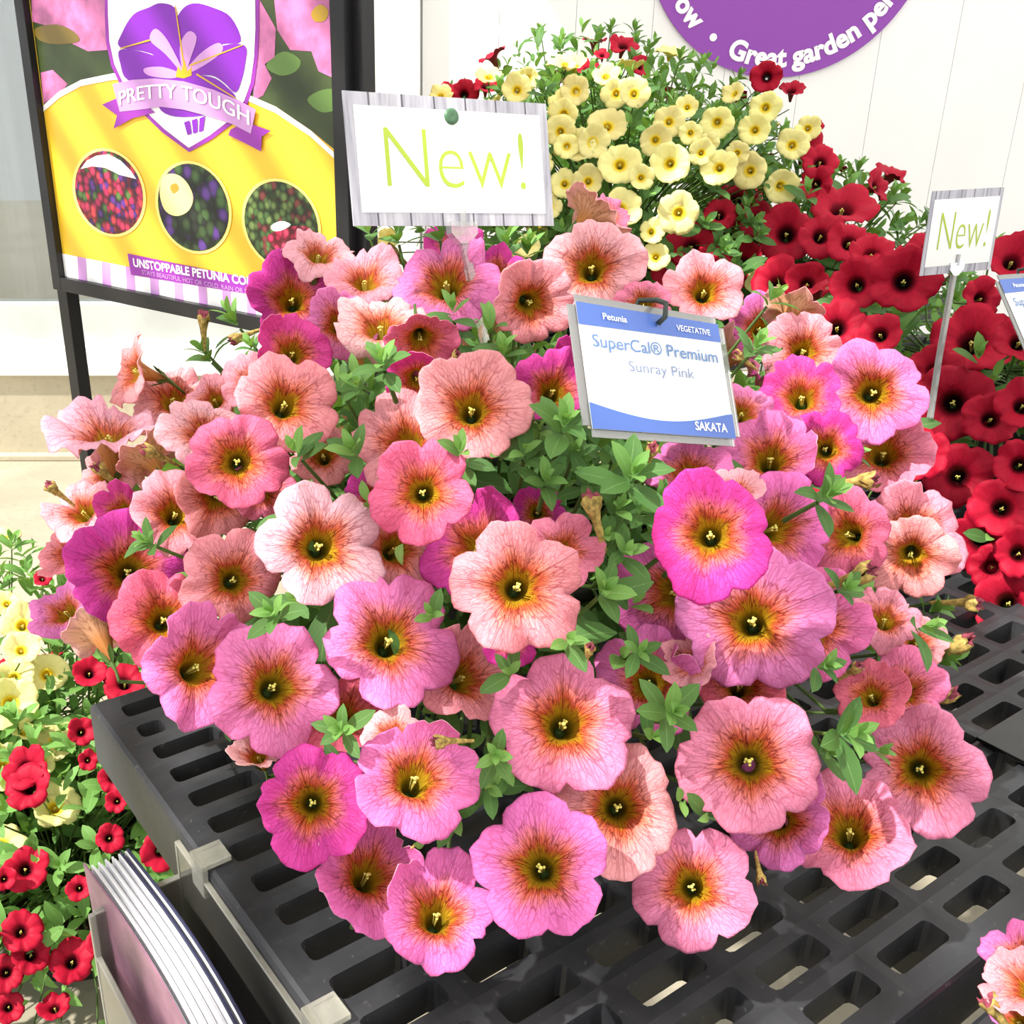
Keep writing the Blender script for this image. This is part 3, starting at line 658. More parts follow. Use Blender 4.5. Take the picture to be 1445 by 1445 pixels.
# ------------------------------------------------------------------ other petunias
SM = [RINGS[i] for i in (0, 2, 3, 4, 5, 6, 7, 9, 11)]
RED = [flower_mesh('red_flower', [M_RF, M_RB], 300+k, 40, random.uniform(.09, .16), random.uniform(-.05, .1), 1.1, None, SM) for k in range(8)]
YEL = [flower_mesh('yellow_flower', [M_YF, M_YB], 400+k, 40, random.uniform(.07, .12), random.uniform(.0, .12), 1., None, SM, .55) for k in range(8)]
def other(name, label, c, r, meshes, fl, nrand, rr, leafsize, nfill, potz, poth, potr, group, maxleaf, mats, stam=True, shoots=60, push=0.):
    pl = Plant(name, label, c, r, group); pl.minz = potz+.02
    fl = [tuple(q[:5]) if len(q) > 3 else tuple(q)+(random.uniform(-.15, .15), random.uniform(0, .35)) for q in fl]
    dd = spread_depths([(q[0], q[1], q[2], pl.depth(q[0], q[1])-push, q[3:5], False) for q in fl], .10)
    for (x, y, R, fx, fy), dq in zip(fl, dd):
        pl.flower(random.choice(meshes), x, y, R, (fx, fy), dq, random.random()*6, None, False, stam)
    for _ in range(nrand):
        v = rand_dir(pl)
        if v.y < -.1 and random.random() < .75: continue
        p = pl.c+V(v.x*pl.r.x, v.y*pl.r.y, v.z*pl.r.z)*.97
        if p.z < potz: continue
        pl.flower_at(random.choice(meshes), p, (v+V(0, -.3, .2)).normalized(), rr*random.uniform(.85, 1.1), random.random()*6, None, False)
    for _ in range(shoots):
        v = rand_dir(pl)
        if v.y > .4: v.y *= -1
        p = pl.c+V(v.x*pl.r.x, v.y*pl.r.y, v.z*pl.r.z)*random.uniform(.9, 1.)
        if p.z > potz: add_shoot(pl, p, (v+V(0, -.1, .5)).normalized(), leafsize, 8)
    filler(pl, nfill, leafsize*1.1, .5, .93); finish_leaves(pl, maxleaf, mats[0], mats[1], .6)
    add_pot(pl, potz, poth, potr); finish_stems(pl); return pl
G = 'petunias on the benches'
other('petunia_plant', 'deep red petunias beside the pink mound, behind a small New card', (.64, 1.18, .72), (.34, .36, .30), RED,
  [(1275,396,50,0,.1),(1208,400,40,-.1,.2),(1345,567,60,0,.1),(1352,672,50,0,.05),(1415,716,46,.1,.1),(1385,762,50,0,.05),(1440,655,40,.1,.1),(1372,478,60,0,.45),(1388,420,32,.5,.2),(1430,366,40,.2,.5),(1425,850,52,.1,.1),
   (1182,460,42,0,.3),(1440,480,40,.2,.4),(1310,348,34,0,.75),(1240,470,36,-.2,.3),(1320,520,40,0,.4),(1230,355,34,0,.6),(1400,590,40,.2,.2),(1300,640,40,-.2,.1),(1445,570,40,.2,.3),(1440,780,40,.2,.1),(1400,800,36,0,0)],
  34, .036, .036, 500, BZ, .13, .13, G, 300, (M_LEAF, M_LEAF2))
other('petunia_plant', 'deep red petunias between the yellow mound and the small New card', (.60, 1.72, .80), (.28, .30, .29), RED,
  [(1110,328,44,0,.25),(1045,372,40,-.3,.2),(1030,325,48,-.1,.75),(1158,226,28,.1,.5),(1150,258,26,-.2,.2),(1190,287,50,.1,.82),(1042,276,30,.2,.6),(1240,262,26,.8,.35),(975,345,36,-.1,.4),(1100,400,44,.1,.3),(1000,380,36,.1,.3),
   (1160,330,36,.2,.4),(1015,300,26,0,.5),(1200,340,34,.2,.4),(950,385,30,0,.3),(1070,310,30,.1,.3),(1140,400,34,.1,.2)], 22, .034, .034, 420, BZ, .13, .13, G, 200, (M_LEAF, M_LEAF2))
other('petunia_plant', 'pale yellow petunias mounded before the white wall under the round sign', (.33, 1.80, .92), (.33, .30, .31), YEL,
  [(790,185,24),(812,127,24),(838,200,26,.3,.1),(875,230,32,0,.35),(945,230,30),(958,300,32,0,.05),(878,292,30,.3,.3),(925,362,22),(857,175,30,0,.55),(925,197,24),(945,170,24),(975,187,18),(1012,172,26),(1058,240,27),(1118,203,25),
   (1080,150,25),(1065,182,24),(1103,262,26,.35,0),(1015,235,28),(1040,215,18),(797,258,22),(830,255,24),(870,130,24),(895,130,24),(730,125,24),(690,105,22,0,.8),(745,110,17),(797,88,18,0,.8),(855,105,20,0,.7),(795,160,24),(1140,180,20),
   (1035,130,18,-.6,.5),(622,132,18,0,.7),(520,350,18),(548,335,16),(745,345,18),(760,230,22),(905,250,20),(990,215,20),(775,290,20),(920,325,20),(840,330,22),(700,170,20),(660,200,20),(800,205,20),(970,150,18),(1000,200,16)],
  50, .027, .030, 560, BZ, .13, .13, G, 300, (M_LEAF, M_LEAF2))
other('petunia_plant', 'few dark red petunias poking up behind the yellow mound at the wall', (.34, 2.25, 1.00), (.40, .26, .27), RED,
  [(655,132,22,0,.2),(685,118,20,0,.8),(880,157,18),(850,76,12,0,.8),(830,95,22,0,.85),(905,92,16,.6,.4),(1082,108,24,0,.1),(1117,125,20,0,.8),(1150,176,12,.5,.3),(630,128,14,-.4,.3)], 20, .030, .032, 300, BZ, .16, .13, G, 120, (M_LEAF, M_LEAF2), False, 40)
GG = 'petunias on the ground'
other('petunia_plant', 'pale yellow petunias standing low on the paving beside the bench', (-.66, 1.42, .20), (.38, .34, .34), YEL,
  [(32,880,36,0,.4),(66,950,32,0,.3),(14,992,42,0,.1),(30,915,28,0,.5),(78,1046,32,0,.2),(78,1136,38,0,.5),(4,1080,38,0,.2),(20,955,30,-.1,.3),(2,1190,36,0,.4),(34,1032,20,.3,.7),(10,850,22,0,.5),(60,1075,20)],
  60, .028, .036, 420, 0, .14, .14, GG, 200, (M_LEAF2, M_LEAF2), True, 80)
other('petunia_plant', 'bright red petunias trailing low on the paving, below the bench end', (-.50, 1.22, .14), (.36, .30, .30), RED,
  [(126,948,26,0,.4),(176,960,34,0,.5),(115,1032,22),(160,1097,24,0,.1),(124,1072,16),(36,1225,34,0,.2),(112,1252,20),(30,1312,32,0,.3),(102,1355,34,0,.3),(45,1345,30),(8,1372,28),(150,1325,28,.2,.2),(76,1420,24,-.3,.5),(6,1240,18),
   (155,1182,22),(225,945,22,0,.5),(190,1000,18),(165,1130,18),(60,815,14,0,.6),(110,830,20,0,.7),(175,1060,20),(12,1420,24),(200,1090,20)], 60, .030, .036, 420, 0, .12, .14, GG, 200, (M_LEAF2, M_LEAF2), True, 90)
# one bloom of a neighbouring plant at the lower bench
NB = Plant('petunia_plant', 'salmon pink petunia on the lower bench, next to the bench corner', (.46, .31, .80), (.11, .09, .09), 'petunias on the benches'); NB.minz = .75
for k, (x, y, R, fx, fy, c) in enumerate([(1452,1385,66,-.2,.55,S_),(1436,1348,56,-.3,.5,V_),(1432,1440,44,-.4,.3,V_),(1530,1400,60,.2,.5,P_),(1540,1320,60,.3,.6,S_),(1570,1450,60,.1,.5,V_)]):
    NB.flower(flower_mesh('pink_flower', [M_PF, M_PB], 700+k, 60, .12, .1, 1.2), x, y, R, (fx, fy), NB.depth(x, y)+.022*k, 0, c)
for _ in range(40):
    v = rand_dir(NB); p = NB.c+V(v.x*NB.r.x, v.y*NB.r.y, v.z*NB.r.z)*random.uniform(.6, .85)
    if p.z > .76: add_shoot(NB, p, (v+V(0, 0, .4)).normalized(), .022, 7)
finish_leaves(NB, 120, M_LEAF, M_LEAF2, .55); add_pot(NB, BZ-.02, .05, .045); finish_stems(NB)
NB.add('withered_bloom', WITHER[1], frame(at(1405, 1428, NB.depth(1405, 1428)), V(1, 0, 0), V(-.5, .2, .6)) @ Matrix.Scale(.022, 4))

# ------------------------------------------------------------------ poster on black stand
PL, PR_ = V(-.58, 1.758, .875), V(-.097, 1.387, .875); PX = (PR_-PL).normalized(); PN = PX.cross(V(0, 0, 1)).normalized()
PWD = (PR_-PL).length; PHT = .92
ps = empty('poster_stand', (0, 0, 0)); ps.matrix_world = frame(PL, PX, PN)
tag(ps, 'black metal poster stand with yellow and purple petunia poster in front of the window', 'poster stand')
PMI = ps.matrix_world.inverted()
def pp(x, y): q = PMI @ on_plane(x, y, PL, PN); return (q.x, q.y)
def bx(name, lo, hi, mat, parent, bev=.001):
    bm = bmesh.new(); box(bm, lo, hi, None, bev); return bm_obj(name, bm, mat, parent)
fw = .022
for nm, lo, hi in (('frame_side', (-fw, -fw, -.012), (0, PHT+fw, .012)), ('frame_side', (PWD, -fw, -.012), (PWD+fw, PHT+fw, .012)), ('frame_bottom', (0, -fw, -.012), (PWD, 0, .012)), ('frame_top', (0, PHT, -.012), (PWD, PHT+fw, .012)),
    ('leg', (-fw-.014, -.875, -.028), (-fw+.012, .40, -.004)), ('leg', (PWD+fw-.012, -.875, -.028), (PWD+fw+.014, .40, -.004)), ('foot', (-fw-.014, -.875, -.25), (-fw+.012, -.85, .2)), ('foot', (PWD+fw-.012, -.875, -.25), (PWD+fw+.014, -.85, .2))):
    bx(nm, lo, hi, M_BLACK, ps)
sheet = bx('poster_sheet', (0, 0, -.004), (PWD, PHT, 0), plain('poster_yellow', (250, 200, 56), .35, .4), ps, 0)
def pmat(n, c): return plain(n, c, .35, .4)
M_PUR = pmat('print_purple', (150, 50, 168)); M_PUR2 = pmat('print_violet', (128, 34, 176)); M_LIL = pmat('print_lilac', (206, 150, 214)); M_PWH = pmat('print_paper_white', (252, 250, 250)); M_LYEL = pmat('print_light_yellow', (254, 236, 130))
M_PPK = plain('print_pink_petal', (226, 130, 186), .35, .4, .5, 30); M_PGR = plain('print_dark_foliage', (70, 84, 44), .35, .4, .6, 9)
def smooth_poly(pts, n=6):
    out = []; m = len(pts)
    for i in range(m):
        p0, p1, p2, p3 = (np.array(pts[(i+k-1) % m], float) for k in range(4))
        for t in np.linspace(0, 1, n, endpoint=False):
            out.append(.5*((2*p1)+(p2-p0)*t+(2*p0-5*p1+4*p2-p3)*t*t+(3*p1-p0-3*p2+p3)*t**3))
    return out
def poly(name, pts, mat, lay, smooth=0, parent=None, proj=None):
    if smooth: pts = smooth_poly(pts, smooth)
    q = [(proj or pp)(*p) for p in pts]
    q = [(min(max(a, 0), PWD), min(max(b, 0), PHT)) for a, b in q] if proj is None else q
    return mesh_obj(name, [(a, b, .0004*lay) for a, b in q], [range(len(q))], mat, parent or sheet)
# upper photograph area, above the white arc
def arcpt(k):                                          # the white arc over the yellow field in poster coordinates, from pixel samples
    return k
arc_px = [(62,148),(85,128),(115,112),(160,103),(215,102),(270,108),(330,124),(390,150),(440,184),(486,222)]
mesh_obj('photo_print', [(a, b, .0004) for a, b in [pp(*p) for p in arc_px]+[(PWD, PHT), (0, PHT)]], [range(12)], M_PGR, sheet)
q0 = [pp(*p) for p in arc_px]; q1 = [pp(x, y+9) for x, y in arc_px]
mesh_obj('white_arc', [(min(max(a, 0), PWD), b, .0010) for a, b in q0+q1[::-1]], [(i, i+1, 19-i-1, 19-i) for i in range(9)], M_PWH, sheet)
poly('printed_petal', [(40,-150),(46,30),(75,38),(100,60),(125,72),(152,70),(150,-150)], M_PPK, 2)
poly('printed_petal', [(58,102),(75,98),(96,118),(90,126),(62,146)], M_PPK, 2)
poly('printed_petal', [(362,-10),(376,15),(390,40),(388,80),(374,90),(384,110),(372,134),(358,142)], M_PPK, 2)
poly('printed_petal', [(372,-150),(392,42),(410,70),(440,72),(450,100),(476,112),(478,-150)], M_PPK, 2)
poly('printed_bud', [(50,40),(80,34),(105,44),(112,58),(80,62),(56,56)], pmat('print_olive', (120, 100, 40)), 3, 3)
poly('printed_leaf', [(376,92),(400,72),(424,84),(418,100),(396,106)], pmat('print_leaf', (96, 128, 62)), 1.6, 4)
poly('printed_leaf', [(434,140),(456,126),(478,128),(480,150),(455,158)], bpy.data.materials['print_leaf'], 1.6, 4)
poly('printed_pistil', [(440,18),(452,6),(464,14),(460,28),(446,30)], pmat('print_ochre', (176, 140, 40)), 3, 4)
# shield emblem
poly('shield', [(258,-128),(200,-104),(149,-92),(149,20),(151,60),(158,92),(172,122),(195,152),(230,186),(268,214),(300,196),(332,172),(350,146),(360,118),(365,80),(367,40),(366,-84),(310,-100)], M_PUR, 4)
poly('shield_field', [(258,-122),(202,-98),(154,-86),(154,20),(156,58),(163,90),(176,118),(200,150),(234,182),(268,208),(298,190),(328,167),(346,142),(355,116),(360,80),(362,40),(361,-78),(308,-94)], M_PWH, 5)
poly('emblem_petal', [(262,104),(215,75),(171,66),(174,46),(190,20),(212,10),(228,4),(248,10),(254,34)], M_PUR2, 6, 4)
poly('emblem_petal', [(262,104),(250,40),(258,14),(276,4),(302,10),(328,24),(342,58),(315,62),(290,78)], M_PUR2, 6.3, 4)
poly('emblem_petal', [(262,104),(228,82),(200,72),(171,70),(172,90),(182,112),(220,118)], M_PUR2, 6.6, 4)
poly('emblem_petal', [(262,104),(290,82),(316,64),(348,64),(348,90),(342,116),(334,130),(318,116),(300,106)], M_PUR2, 6.9, 4)
poly('emblem_petal', [(262,106),(300,108),(322,122),(334,140),(300,160),(250,164),(226,150),(232,118)], M_PUR2, 7.2, 4)
for c in ([(262,104),(236,76),(214,56),(222,40),(240,58)], [(262,104),(256,66),(268,44),(280,52),(272,80)], [(262,104),(284,76),(310,60),(316,72),(290,92)], [(258,104),(232,94),(206,96),(212,106),(244,110)]):
    poly('emblem_glow', c, M_LIL, 7.6, 4)
poly('emblem_throat', [(250,108),(254,92),(258,100),(263,84),(267,100),(273,94),(273,106),(262,110)], pmat('print_gold', (216, 168, 30)), 8.2)
for a, b in (((214,56),(172,68)), ((262,90),(250,8)), ((270,92),(345,63)), ((280,104),(335,138))):
    d = np.array(b)-a; n = np.array([-d[1], d[0]])/np.hypot(*d)*1.2
    poly('gold_line', [a+n, b+n*.6, b-n*.6, a-n], bpy.data.materials['print_gold'], 8.4)
for k in range(3): poly('emblem_tube_stripe', [(262+k*11, 172-k*3), (270+k*11, 169-k*3), (273+k*8, 188-k*2), (267+k*8, 190-k*2)], M_PUR2, 8)
poly('ribbon_tail', [(147,147),(172,136),(210,150),(222,158),(190,166),(163,181),(168,162)], M_PUR, 9)
poly('ribbon_tail', [(328,182),(350,172),(385,184),(372,192),(371,213),(350,202),(325,190)], M_PUR, 9)
poly('ribbon', [(162,118),(190,112),(222,110),(262,114),(305,126),(340,141),(364,154),(357,188),(330,174),(300,164),(262,154),(230,150),(200,154),(172,157)], M_LIL, 10, 0)
def px_text(name, body, mat, p0, p1, caph, lay, bold, curve=None, parent=None):
    a, b = np.array(pp(*p0)), np.array(pp(*p1)); e = pp(p0[0], p0[1]-caph); cap = e[1]-a[1]; L = np.hypot(*(b-a)); d = (b-a)/L
    def bend(co):
        s = co[:, 0].copy(); y = co[:, 1].copy()
        if curve: y = y+curve*L*4*(s/L)*(1-s/L)
        co[:, 0] = a[0]+d[0]*s-d[1]*y; co[:, 1] = a[1]+d[1]*s+d[0]*y; return co
    return text_obj(name, body, mat, parent or sheet, 0, L, 0, cap, .0004*lay, bold, bend)
for o_ in (0, 1.1): px_text('ribbon_lettering', 'PRETTY TOUGH', M_PWH, (172+o_,148), (355+o_,176), 19, 12+o_, 0., .075)
# three round photographs
def mat_photo(name, cols, scale):
    t = NT(name); vo = t.n('ShaderNodeTexVoronoi'); vo.inputs['Scale'].default_value = scale; t.t.links.new(t.obco(), vo.inputs['Vector'])
    rp = t.n('ShaderNodeValToRGB'); rp.color_ramp.interpolation = 'CONSTANT'; s = t.n('ShaderNodeSeparateColor'); t.t.links.new(vo.outputs['Color'], s.inputs[0]); t.t.links.new(s.outputs[0], rp.inputs[0])
    el = rp.color_ramp.elements; el[0].color = lin(*cols[0]); el[1].position = 1/len(cols); el[1].color = lin(*cols[1])
    for k, c in enumerate(cols[2:]): e = el.new((k+2)/len(cols)); e.color = lin(*c)
    c = t.mix(t.ss(vo.outputs['Distance'], .2, .75), rp.outputs[0], t.mix(1., rp.outputs[0], lin(110, 110, 100), 'MULTIPLY'))
    return t.fin(c, .35, .4)
def ell(cx, cy, rx, ry, rot, n=40):
    return [(cx+rx*math.cos(a)*math.cos(rot)-ry*math.sin(a)*math.sin(rot), cy+rx*math.cos(a)*math.sin(rot)+ry*math.sin(a)*math.cos(rot)) for a in [2*math.pi*k/n for k in range(n)]]
C1, C2, C3 = (155,271,48,58,.0), (274,292,50,61,.0), (398,316,52,60,.0)
for nm, c, cols, sc in (('round_photo_red_bed', C1, ((214,56,96),(226,70,80),(190,40,90),(100,50,140),(90,120,60)), 85), ('round_photo_yellow_bloom', C2, ((52,66,40),(70,100,52),(96,60,140),(60,80,46),(40,46,34)), 60), ('round_photo_garden', C3, ((92,116,60),(70,96,50),(110,132,72),(120,60,54),(84,104,60)), 95)):
    sh = lambda pts: [(x, y+(x-c[0])*.19) for x, y in pts]
    poly('photo_ring', sh(ell(c[0], c[1], c[2]+4, c[3]+4, 0)), M_LYEL, 3); poly(nm, sh(ell(*c)), mat_photo(nm, cols, sc), 4)
poly('printed_sky', [(115,238),(124,226),(138,219),(155,217),(172,226),(186,240),(194,252),(170,246),(150,236),(132,234)], M_PWH, 5)
poly('printed_flower', [(228,262),(236,246),(252,246),(266,258),(274,278),(268,296),(252,304),(236,298),(228,280)], pmat('print_cream', (252, 232, 150)), 5, 4)
poly('printed_flower_eye', [(242,262),(250,258),(254,266),(246,272)], bpy.data.materials['print_ochre'], 6, 4)
poly('printed_flower_bed', [(378,334),(400,322),(430,318),(448,330),(448,345),(430,364),(410,370),(392,352)], mat_photo('print_red_bed', ((214,50,92),(226,66,100),(180,30,70),(220,80,110),(196,44,84)), 110), 5, 4)
poly('printed_white_flowers', [(384,318),(398,311),(412,316),(400,324),(388,325)], M_PWH, 5.5, 3)
# striped foot
strip = [(91,358),(300,400),(486,440)]
poly('strip_ground', [(88,357),(486,437),(486,480),(92,394)], M_PWH, 2)
for k in range(11):
    x = 110+k*34; y = 357+(x-88)*.2; poly('strip_stripe', [(x, y), (x+12, y+2.4), (x+14, y+37), (x+2, y+35)], M_LIL, 3)
poly('caption_box', [(181,357),(383,398),(384,420),(375,418),(186,387)], M_PUR, 4)
px_text('caption_lettering', 'UNSTOPPABLE PETUNIA COLOR', M_PWH, (190,375), (377,406), 11, 5, .03)
px_text('caption_lettering', 'STAYS BEAUTIFUL HOT OR COLD, RAIN OR SHINE', M_LIL, (202,386), (368,417), 6, 5, .01)

# ------------------------------------------------------------------ cards and badges
def card_frame(px, depth, w_hint=None):
    """four pixel corners TL TR BR BL of a flat card -> frame; distances ratio from the parallelogram rule, nearest scale given"""
    r = [np.array(ray(*p)) for p in px]; A = np.stack([r[0], -r[1], r[2], -r[3]], 1)
    _, s, vt = np.linalg.svd(A); k = vt[-1]; k = k/np.mean(k)
    k = np.clip(k, .86, 1.16)
    q = [Vector(tuple(ri*ki*depth))+ORG for ri, ki in zip(r, k)]
    x = ((q[1]-q[0])+(q[2]-q[3]))/2; y = ((q[0]-q[3])+(q[1]-q[2]))/2; n = x.cross(y).normalized(); o = (q[0]+q[1]+q[2]+q[3])/4
    print('card', x.length, y.length, math.degrees(x.angle(y)), k)
    return frame(o, x, n), x.length, y.length
def mat_wood(name, scale):
    t = NT(name); o = t.obco(); mp = t.n('ShaderNodeMapping'); mp.inputs['Scale'].default_value = (60, 4, 1); t.t.links.new(o, mp.inputs[0])
    g = t.noise(3, mp.outputs[0], 6, .65); s = t.n('ShaderNodeSeparateXYZ'); t.t.links.new(o, s.inputs[0])
    fr = t.math('FRACT', t.math('MULTIPLY', s.outputs[0], scale)); gap = t.ss(t.math('ABSOLUTE', t.math('SUBTRACT', fr, .5)), .0, .05, 1., 0.)
    fl = t.math('FRACT', t.math('MULTIPLY', t.math('FLOOR', t.math('ADD', t.math('MULTIPLY', s.outputs[0], scale), .5)), .37))
    c = t.mix(t.ss(g, .35, .75), lin(206, 204, 212), lin(138, 136, 150)); c = t.mix(t.math('MULTIPLY', fl, .3), c, lin(160, 160, 176)); c = t.mix(gap, c, lin(70, 68, 80))
    return t.fin(c, .4, .4)
M_LIME = plain('lime_print', (178, 200, 70), .45, .3)
M_PIN = plain('green_pin', (70, 110, 78), .4, .5)
def new_card(px, depth, label, stake_px, stake_d, wood_scale, stake_w):
    M, w, h = card_frame(px, depth); root = empty('price_card'); root.matrix_world = M
    tag(root, label, 'card', 'New cards on clear stakes')
    bx('card_sheet', (-w/2, -h/2, -.0006), (w/2, h/2, .0004), mat_wood('printed_planks', wood_scale), root, 0)
    iw, ih = w*.458, h*.40
    mesh_obj('white_panel', [(-iw, -ih, .0007), (iw, -ih, .0007), (iw, ih, .0007), (-iw, ih, .0007)], [(0, 1, 2, 3)], M_WHITE, root)
    text_obj('lettering', 'New!', M_LIME, root, -w*.33, w*.36, -h*.21, h*.47, .0010, -.018)
    bm = bmesh.new(); tag_p = []
    c = M.inverted(); a = c @ at(*stake_px[0], depth*1.0); b = c @ at(*stake_px[1], stake_d); a.z = -.003
    # clear clip and stake
    s = stake_w
    hexv = [(-3*s, .0), (3*s, 0), (3*s, -2.2*s), (1.0*s, -4.2*s), (-1.0*s, -4.2*s), (-3*s, -2.2*s)]
    clip = bmesh.new(); v0 = [clip.verts.new((a.x+p[0], a.y+p[1]+s, -.004)) for p in hexv]; v1 = [clip.verts.new((a.x+p[0], a.y+p[1]+s, .003)) for p in hexv]
    clip.faces.new(v0[::-1]); clip.faces.new(v1)
    for i in range(6): clip.faces.new((v0[i], v0[(i+1) % 6], v1[(i+1) % 6], v1[i]))
    box(clip, (a.x-s*.6, a.y, .0012), (a.x+s*.6, a.y+s*3.5, .003))
    bm_obj('clear_clip', clip, M_CLEAR, root)
    tube(bm, [(a.x, a.y-3*s, 0), b, b+(b-a).normalized()*.06], s*1.0, 4); bm_obj('clear_stake', bm, M_CLEAR, root)
    return root, w, h
nc, w, h = new_card([(475,127),(764,146),(787,318),(506,318)], .70, 'large white New card with grey plank border above the pink petunias', [(660,318),(690,508)], .70, 42, .0034)
bm = bmesh.new(); r = lathe(bm, [(.0052, 0), (.0052, .0016), (.0035, .0024), (.001, .0018)], (.0, h*.35, .0004), 20); bm.faces.new(r[-1]); bm_obj('green_pin', bm, M_PIN, nc, True)
new_card([(1298,275),(1400,269),(1413,374),(1315,383)], 1.02, 'small New card on a clear stake standing among the deep red petunias', [(1363,376),(1325,505)], 1.02, 62, .0030)
M_BLUE = plain('badge_blue_print', (74, 106, 184), .35, .5); M_BTXT = plain('badge_blue_lettering', (96, 128, 178), .4, .4); M_BTXT2 = plain('badge_pale_lettering', (120, 134, 172), .4, .4); M_PALE = plain('badge_pale_band', (206, 222, 226), .4, .4)
M_LAM = milky('laminate_film', (226, 228, 228), .16, (.97, .97, .97))
def badge(px, depth, label, big=True):
    M, w, h = card_frame(px, depth); root = empty('plant_label'); root.matrix_world = M; tag(root, label, 'label', 'laminated plant labels')
    bm = bmesh.new(); box(bm, (-w/2, -h/2, -.001), (w/2, h/2, -.0002)); bmesh.ops.bevel(bm, geom=[e for e in bm.edges if abs(e.verts[0].co.z-e.verts[1].co.z) > 1e-5], offset=.006, segments=4, affect='EDGES'); bm_obj('laminate', bm, M_LAM, root)
    iw, ih = w*.455, h*.445
    mesh_obj('printed_sheet', [(-iw, -ih, .0002), (iw, -ih, .0002), (iw, ih, .0002), (-iw, ih, .0002)], [(0, 1, 2, 3)], M_WHITE, root)
    mesh_obj('blue_header', [(-iw, ih*.64, .0005), (iw, ih*.68, .0005), (iw, ih, .0005), (-iw, ih, .0005)], [(0, 1, 2, 3)], M_BLUE, root)
    def band(top, z, mat, nm):
        n = 24; v, f = [], []
        for i in range(n+1):
            x = -iw+2*iw*i/n; v += [(x, -ih, z), (x, top(i/n), z)]
            if i: f.append((2*i-2, 2*i, 2*i+1, 2*i-1))
        mesh_obj(nm, v, f, mat, root)
    band(lambda t: ih*(-.58-.17*math.sin(math.pi*min(1, t*1.05))+.14*max(0, t-.5)), .0005, M_PALE, 'pale_band')
    band(lambda t: ih*(-.59-.20*math.sin(math.pi*min(1, t*1.02))+.02*max(0, t-.5)), .0008, M_BLUE, 'blue_band')
    T = lambda b, m, x0, x1, y, c, bd=.0: text_obj('lettering', b, m, root, iw*x0, iw*x1, ih*y, ih*c, .0011, bd)
    T('Petunia', M_WHITE, -.68, -.36, .77, .10, .012); T('VEGETATIVE', M_WHITE, .34, .84, .77, .10, .006)
    T('SuperCal® Premium', M_BTXT, -.86, .90, .30, .20, .010); 
    if big: T('Sunray Pink', M_BTXT2, -.42, .50, -.03, .17, .0)
    T('SAKATA', M_WHITE, .40, .88, -.90, .14, .02)
    bm = bmesh.new(); tube(bm, [(w*.03, h*.37, .0015), (w*.04, h*.40, .006), (w*.05, h*.5, .007), (w*.06, h*.56, .0), (w*.03, h*.60, -.010), (w*.0, h*.5, -.012), (w*.02, h*.40, -.006), (w*.03, h*.37, -.001)], .0016, 6)
    bm_obj('twist_tie', bm, plain('dark_twist_tie', (52, 60, 56), .5, .4), root, True)
    return root
badge([(807,414),(1026,451),(1041,629),(817,614)], .585, 'laminated blue and white SuperCal Premium Sunray Pink label among the pink petunias')
badge([(1423,393),(1522,386),(1534,495),(1432,508)], .92, 'laminated blue and white label among the deep red petunias, next to the small New card', False)

# ------------------------------------------------------------------ brochure holder and brochures
hold = empty('brochure_holder'); hold.matrix_world = frame(bench_pt(.15, -.018, 0), BA, BB*-1)     # local x along bench side, y up, z away from the bench
hold.matrix_world = frame(bench_pt(.15, -.0185, 0), BA, BB*-1)
yv = hold.matrix_world.to_3x3() @ V(0, 1, 0)
SG = 1 if yv.z > 0 else -1
tag(hold, 'clear acrylic brochure holder hooked on the side of the black bench', 'brochure holder')
def hbox(name, x0, x1, y0, y1, z0, z1, mat=M_ACRYL):
    return bx(name, (x0, min(SG*y0, SG*y1), z0), (x1, max(SG*y0, SG*y1), z1), mat, hold, .0006)
hbox('back_panel', .02, .235, -.26, -.008, 0, .003); hbox('front_panel', .02, .235, -.26, -.07, .060, .063)
hbox('end_panel', .02, .023, -.26, -.035, .003, .060); hbox('end_panel', .232, .235, -.26, -.035, .003, .060); hbox('bottom_panel', .02, .235, -.263, -.26, 0, .063)
for a in ((.02, .235, -.0095, -.0075, -.0003, .0035), (.02, .235, -.0715, -.0695, .0597, .0633), (.0195, .0235, -.0365, -.0345, .003, .060), (.2315, .2355, -.0365, -.0345, .003, .060), (.0195, .0232, -.26, -.036, .0595, .0635), (.0195, .0232, -.26, -.009, -.0004, .0034)): hbox('panel_edge', *a, M_EDGE)
for x in (.048, .19): hbox('hook', x, x+.018, -.02, .005, .0, .004, M_EDGE); hbox('hook', x, x+.018, .001, .005, -.016, .004, M_EDGE)
M_PAPER = plain('brochure_paper', (236, 236, 240), .5, .3); M_COVER = plain('brochure_purple_cover', (150, 108, 128), .4, .4, .6, 25); M_NAVY = plain('brochure_navy_cover', (42, 44, 74), .4, .4)
HM = hold.matrix_world
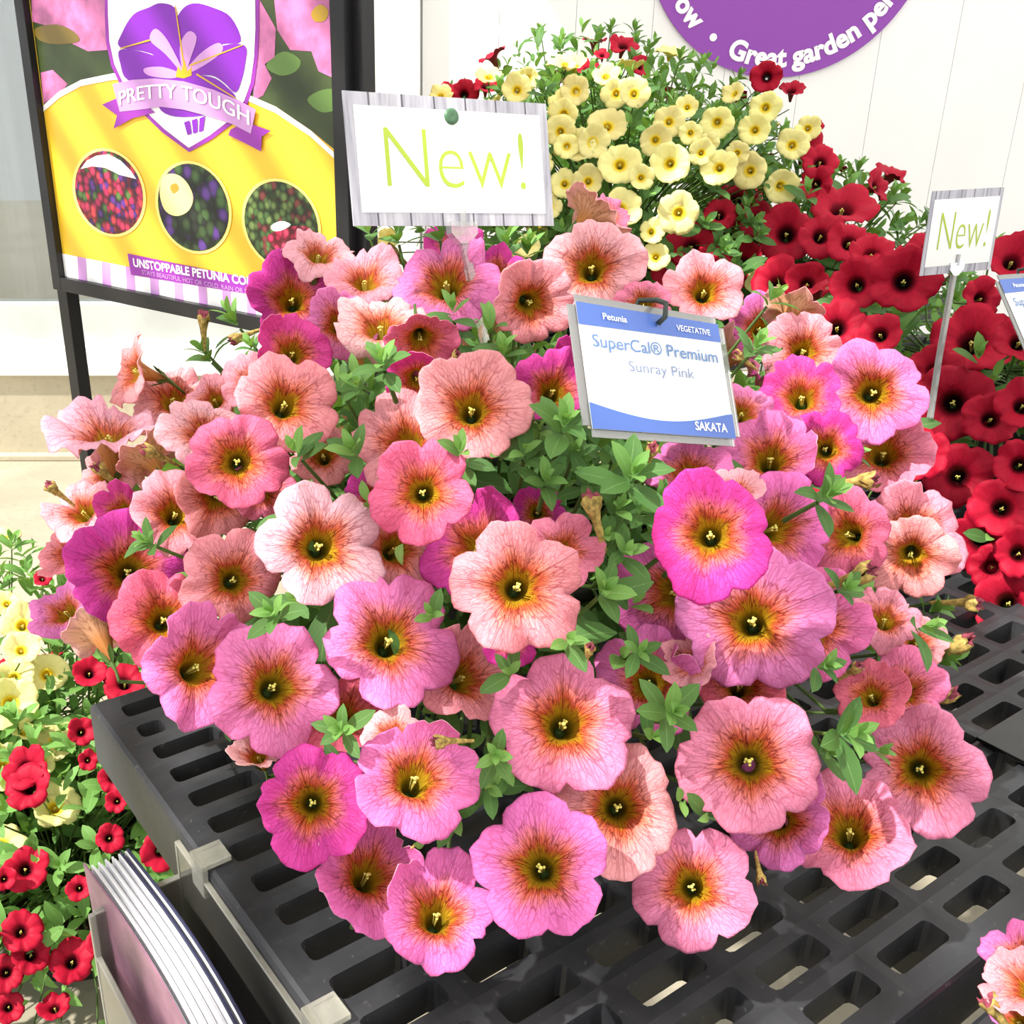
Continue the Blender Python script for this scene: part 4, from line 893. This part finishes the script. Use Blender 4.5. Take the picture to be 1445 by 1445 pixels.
for k in range(20):
    b = .020+k*.0015; th = .0012; n = 14; vs, fs = [], []; lean = .010; mat = M_NAVY if k in (0, 3) else (M_COVER if k == 19 else M_PAPER)
    for i in range(n+1):
        t = i/n; x = -.005+t*.222
        for j, yy in enumerate((-.245, -.13, -.020-(.004 if mat is M_PAPER else .0)+.003*math.sin(k*2.1))):
            bow = .014*math.sin(t*2.6)*(j/2) - .010*t*(j/2)
            for s in (0, 1): vs.append(V(x, SG*yy, b-bow*.6+s*th+.006*(j/2)))
    m = 6
    for i in range(n):
        for j in range(2):
            for s in (0, 1):
                q = [i*m+j*2+s, (i+1)*m+j*2+s, (i+1)*m+j*2+2+s, i*m+j*2+2+s]; fs.append(q if s else q[::-1])
        fs.append([i*m+4, (i+1)*m+4, (i+1)*m+5, i*m+5]); fs.append([i*m, i*m+1, (i+1)*m+1, (i+1)*m])
    for e in (0, n): 
        for j in range(2): fs.append([e*m+j*2, e*m+j*2+1, e*m+j*2+3, e*m+j*2+2])
    me = mesh_obj('brochure', vs, fs, mat); me.matrix_world = HM
    lab = {M_NAVY: 'navy edged brochure standing in the clear holder near the bench', M_COVER: 'outermost purple brochure standing in the clear holder'}.get(mat, 'white paged brochure standing in the clear holder stack')
    tag(me, lab, 'brochure', 'brochures in the clear holder')

# clear sign holder at the right
q0 = on_z(1376, 1044, BZ+.002); q1 = on_z(1445, 1002, BZ+.002); q2 = on_z(1445, 1108, BZ+.002)
ex, ey = (q1-q0).normalized(), (q2-q0).normalized(); ey = (ey-ex*ey.dot(ex)).normalized()
sh = empty('sign_holder'); sh.matrix_world = frame(q0, ex, ex.cross(ey) if ex.cross(ey).z > 0 else ey.cross(ex))
tag(sh, 'clear acrylic sign holder with dark glossy foot on the black bench', 'sign holder')
sg = 1 if (sh.matrix_world.to_3x3() @ V(0, 1, 0)).dot(ey) > 0 else -1
bx('foot_plate', (0, min(0, sg*.10), 0), (.16, max(0, sg*.10), .003), plain('glossy_dark_acrylic', (14, 14, 15), .06, .25), sh, .0005)
bx('upright_panel', (.0, min(sg*.055, sg*.058), .003), (.16, max(sg*.055, sg*.058), .20), M_ACRYL, sh, .0005)
for x in (.055, .158):
    bx('panel_edge', (x, min(sg*.053, sg*.060), .003), (x+.003, max(sg*.053, sg*.060), .20), plain('bright_acrylic_edge', (226, 228, 226), .15, .6), sh, .0005)
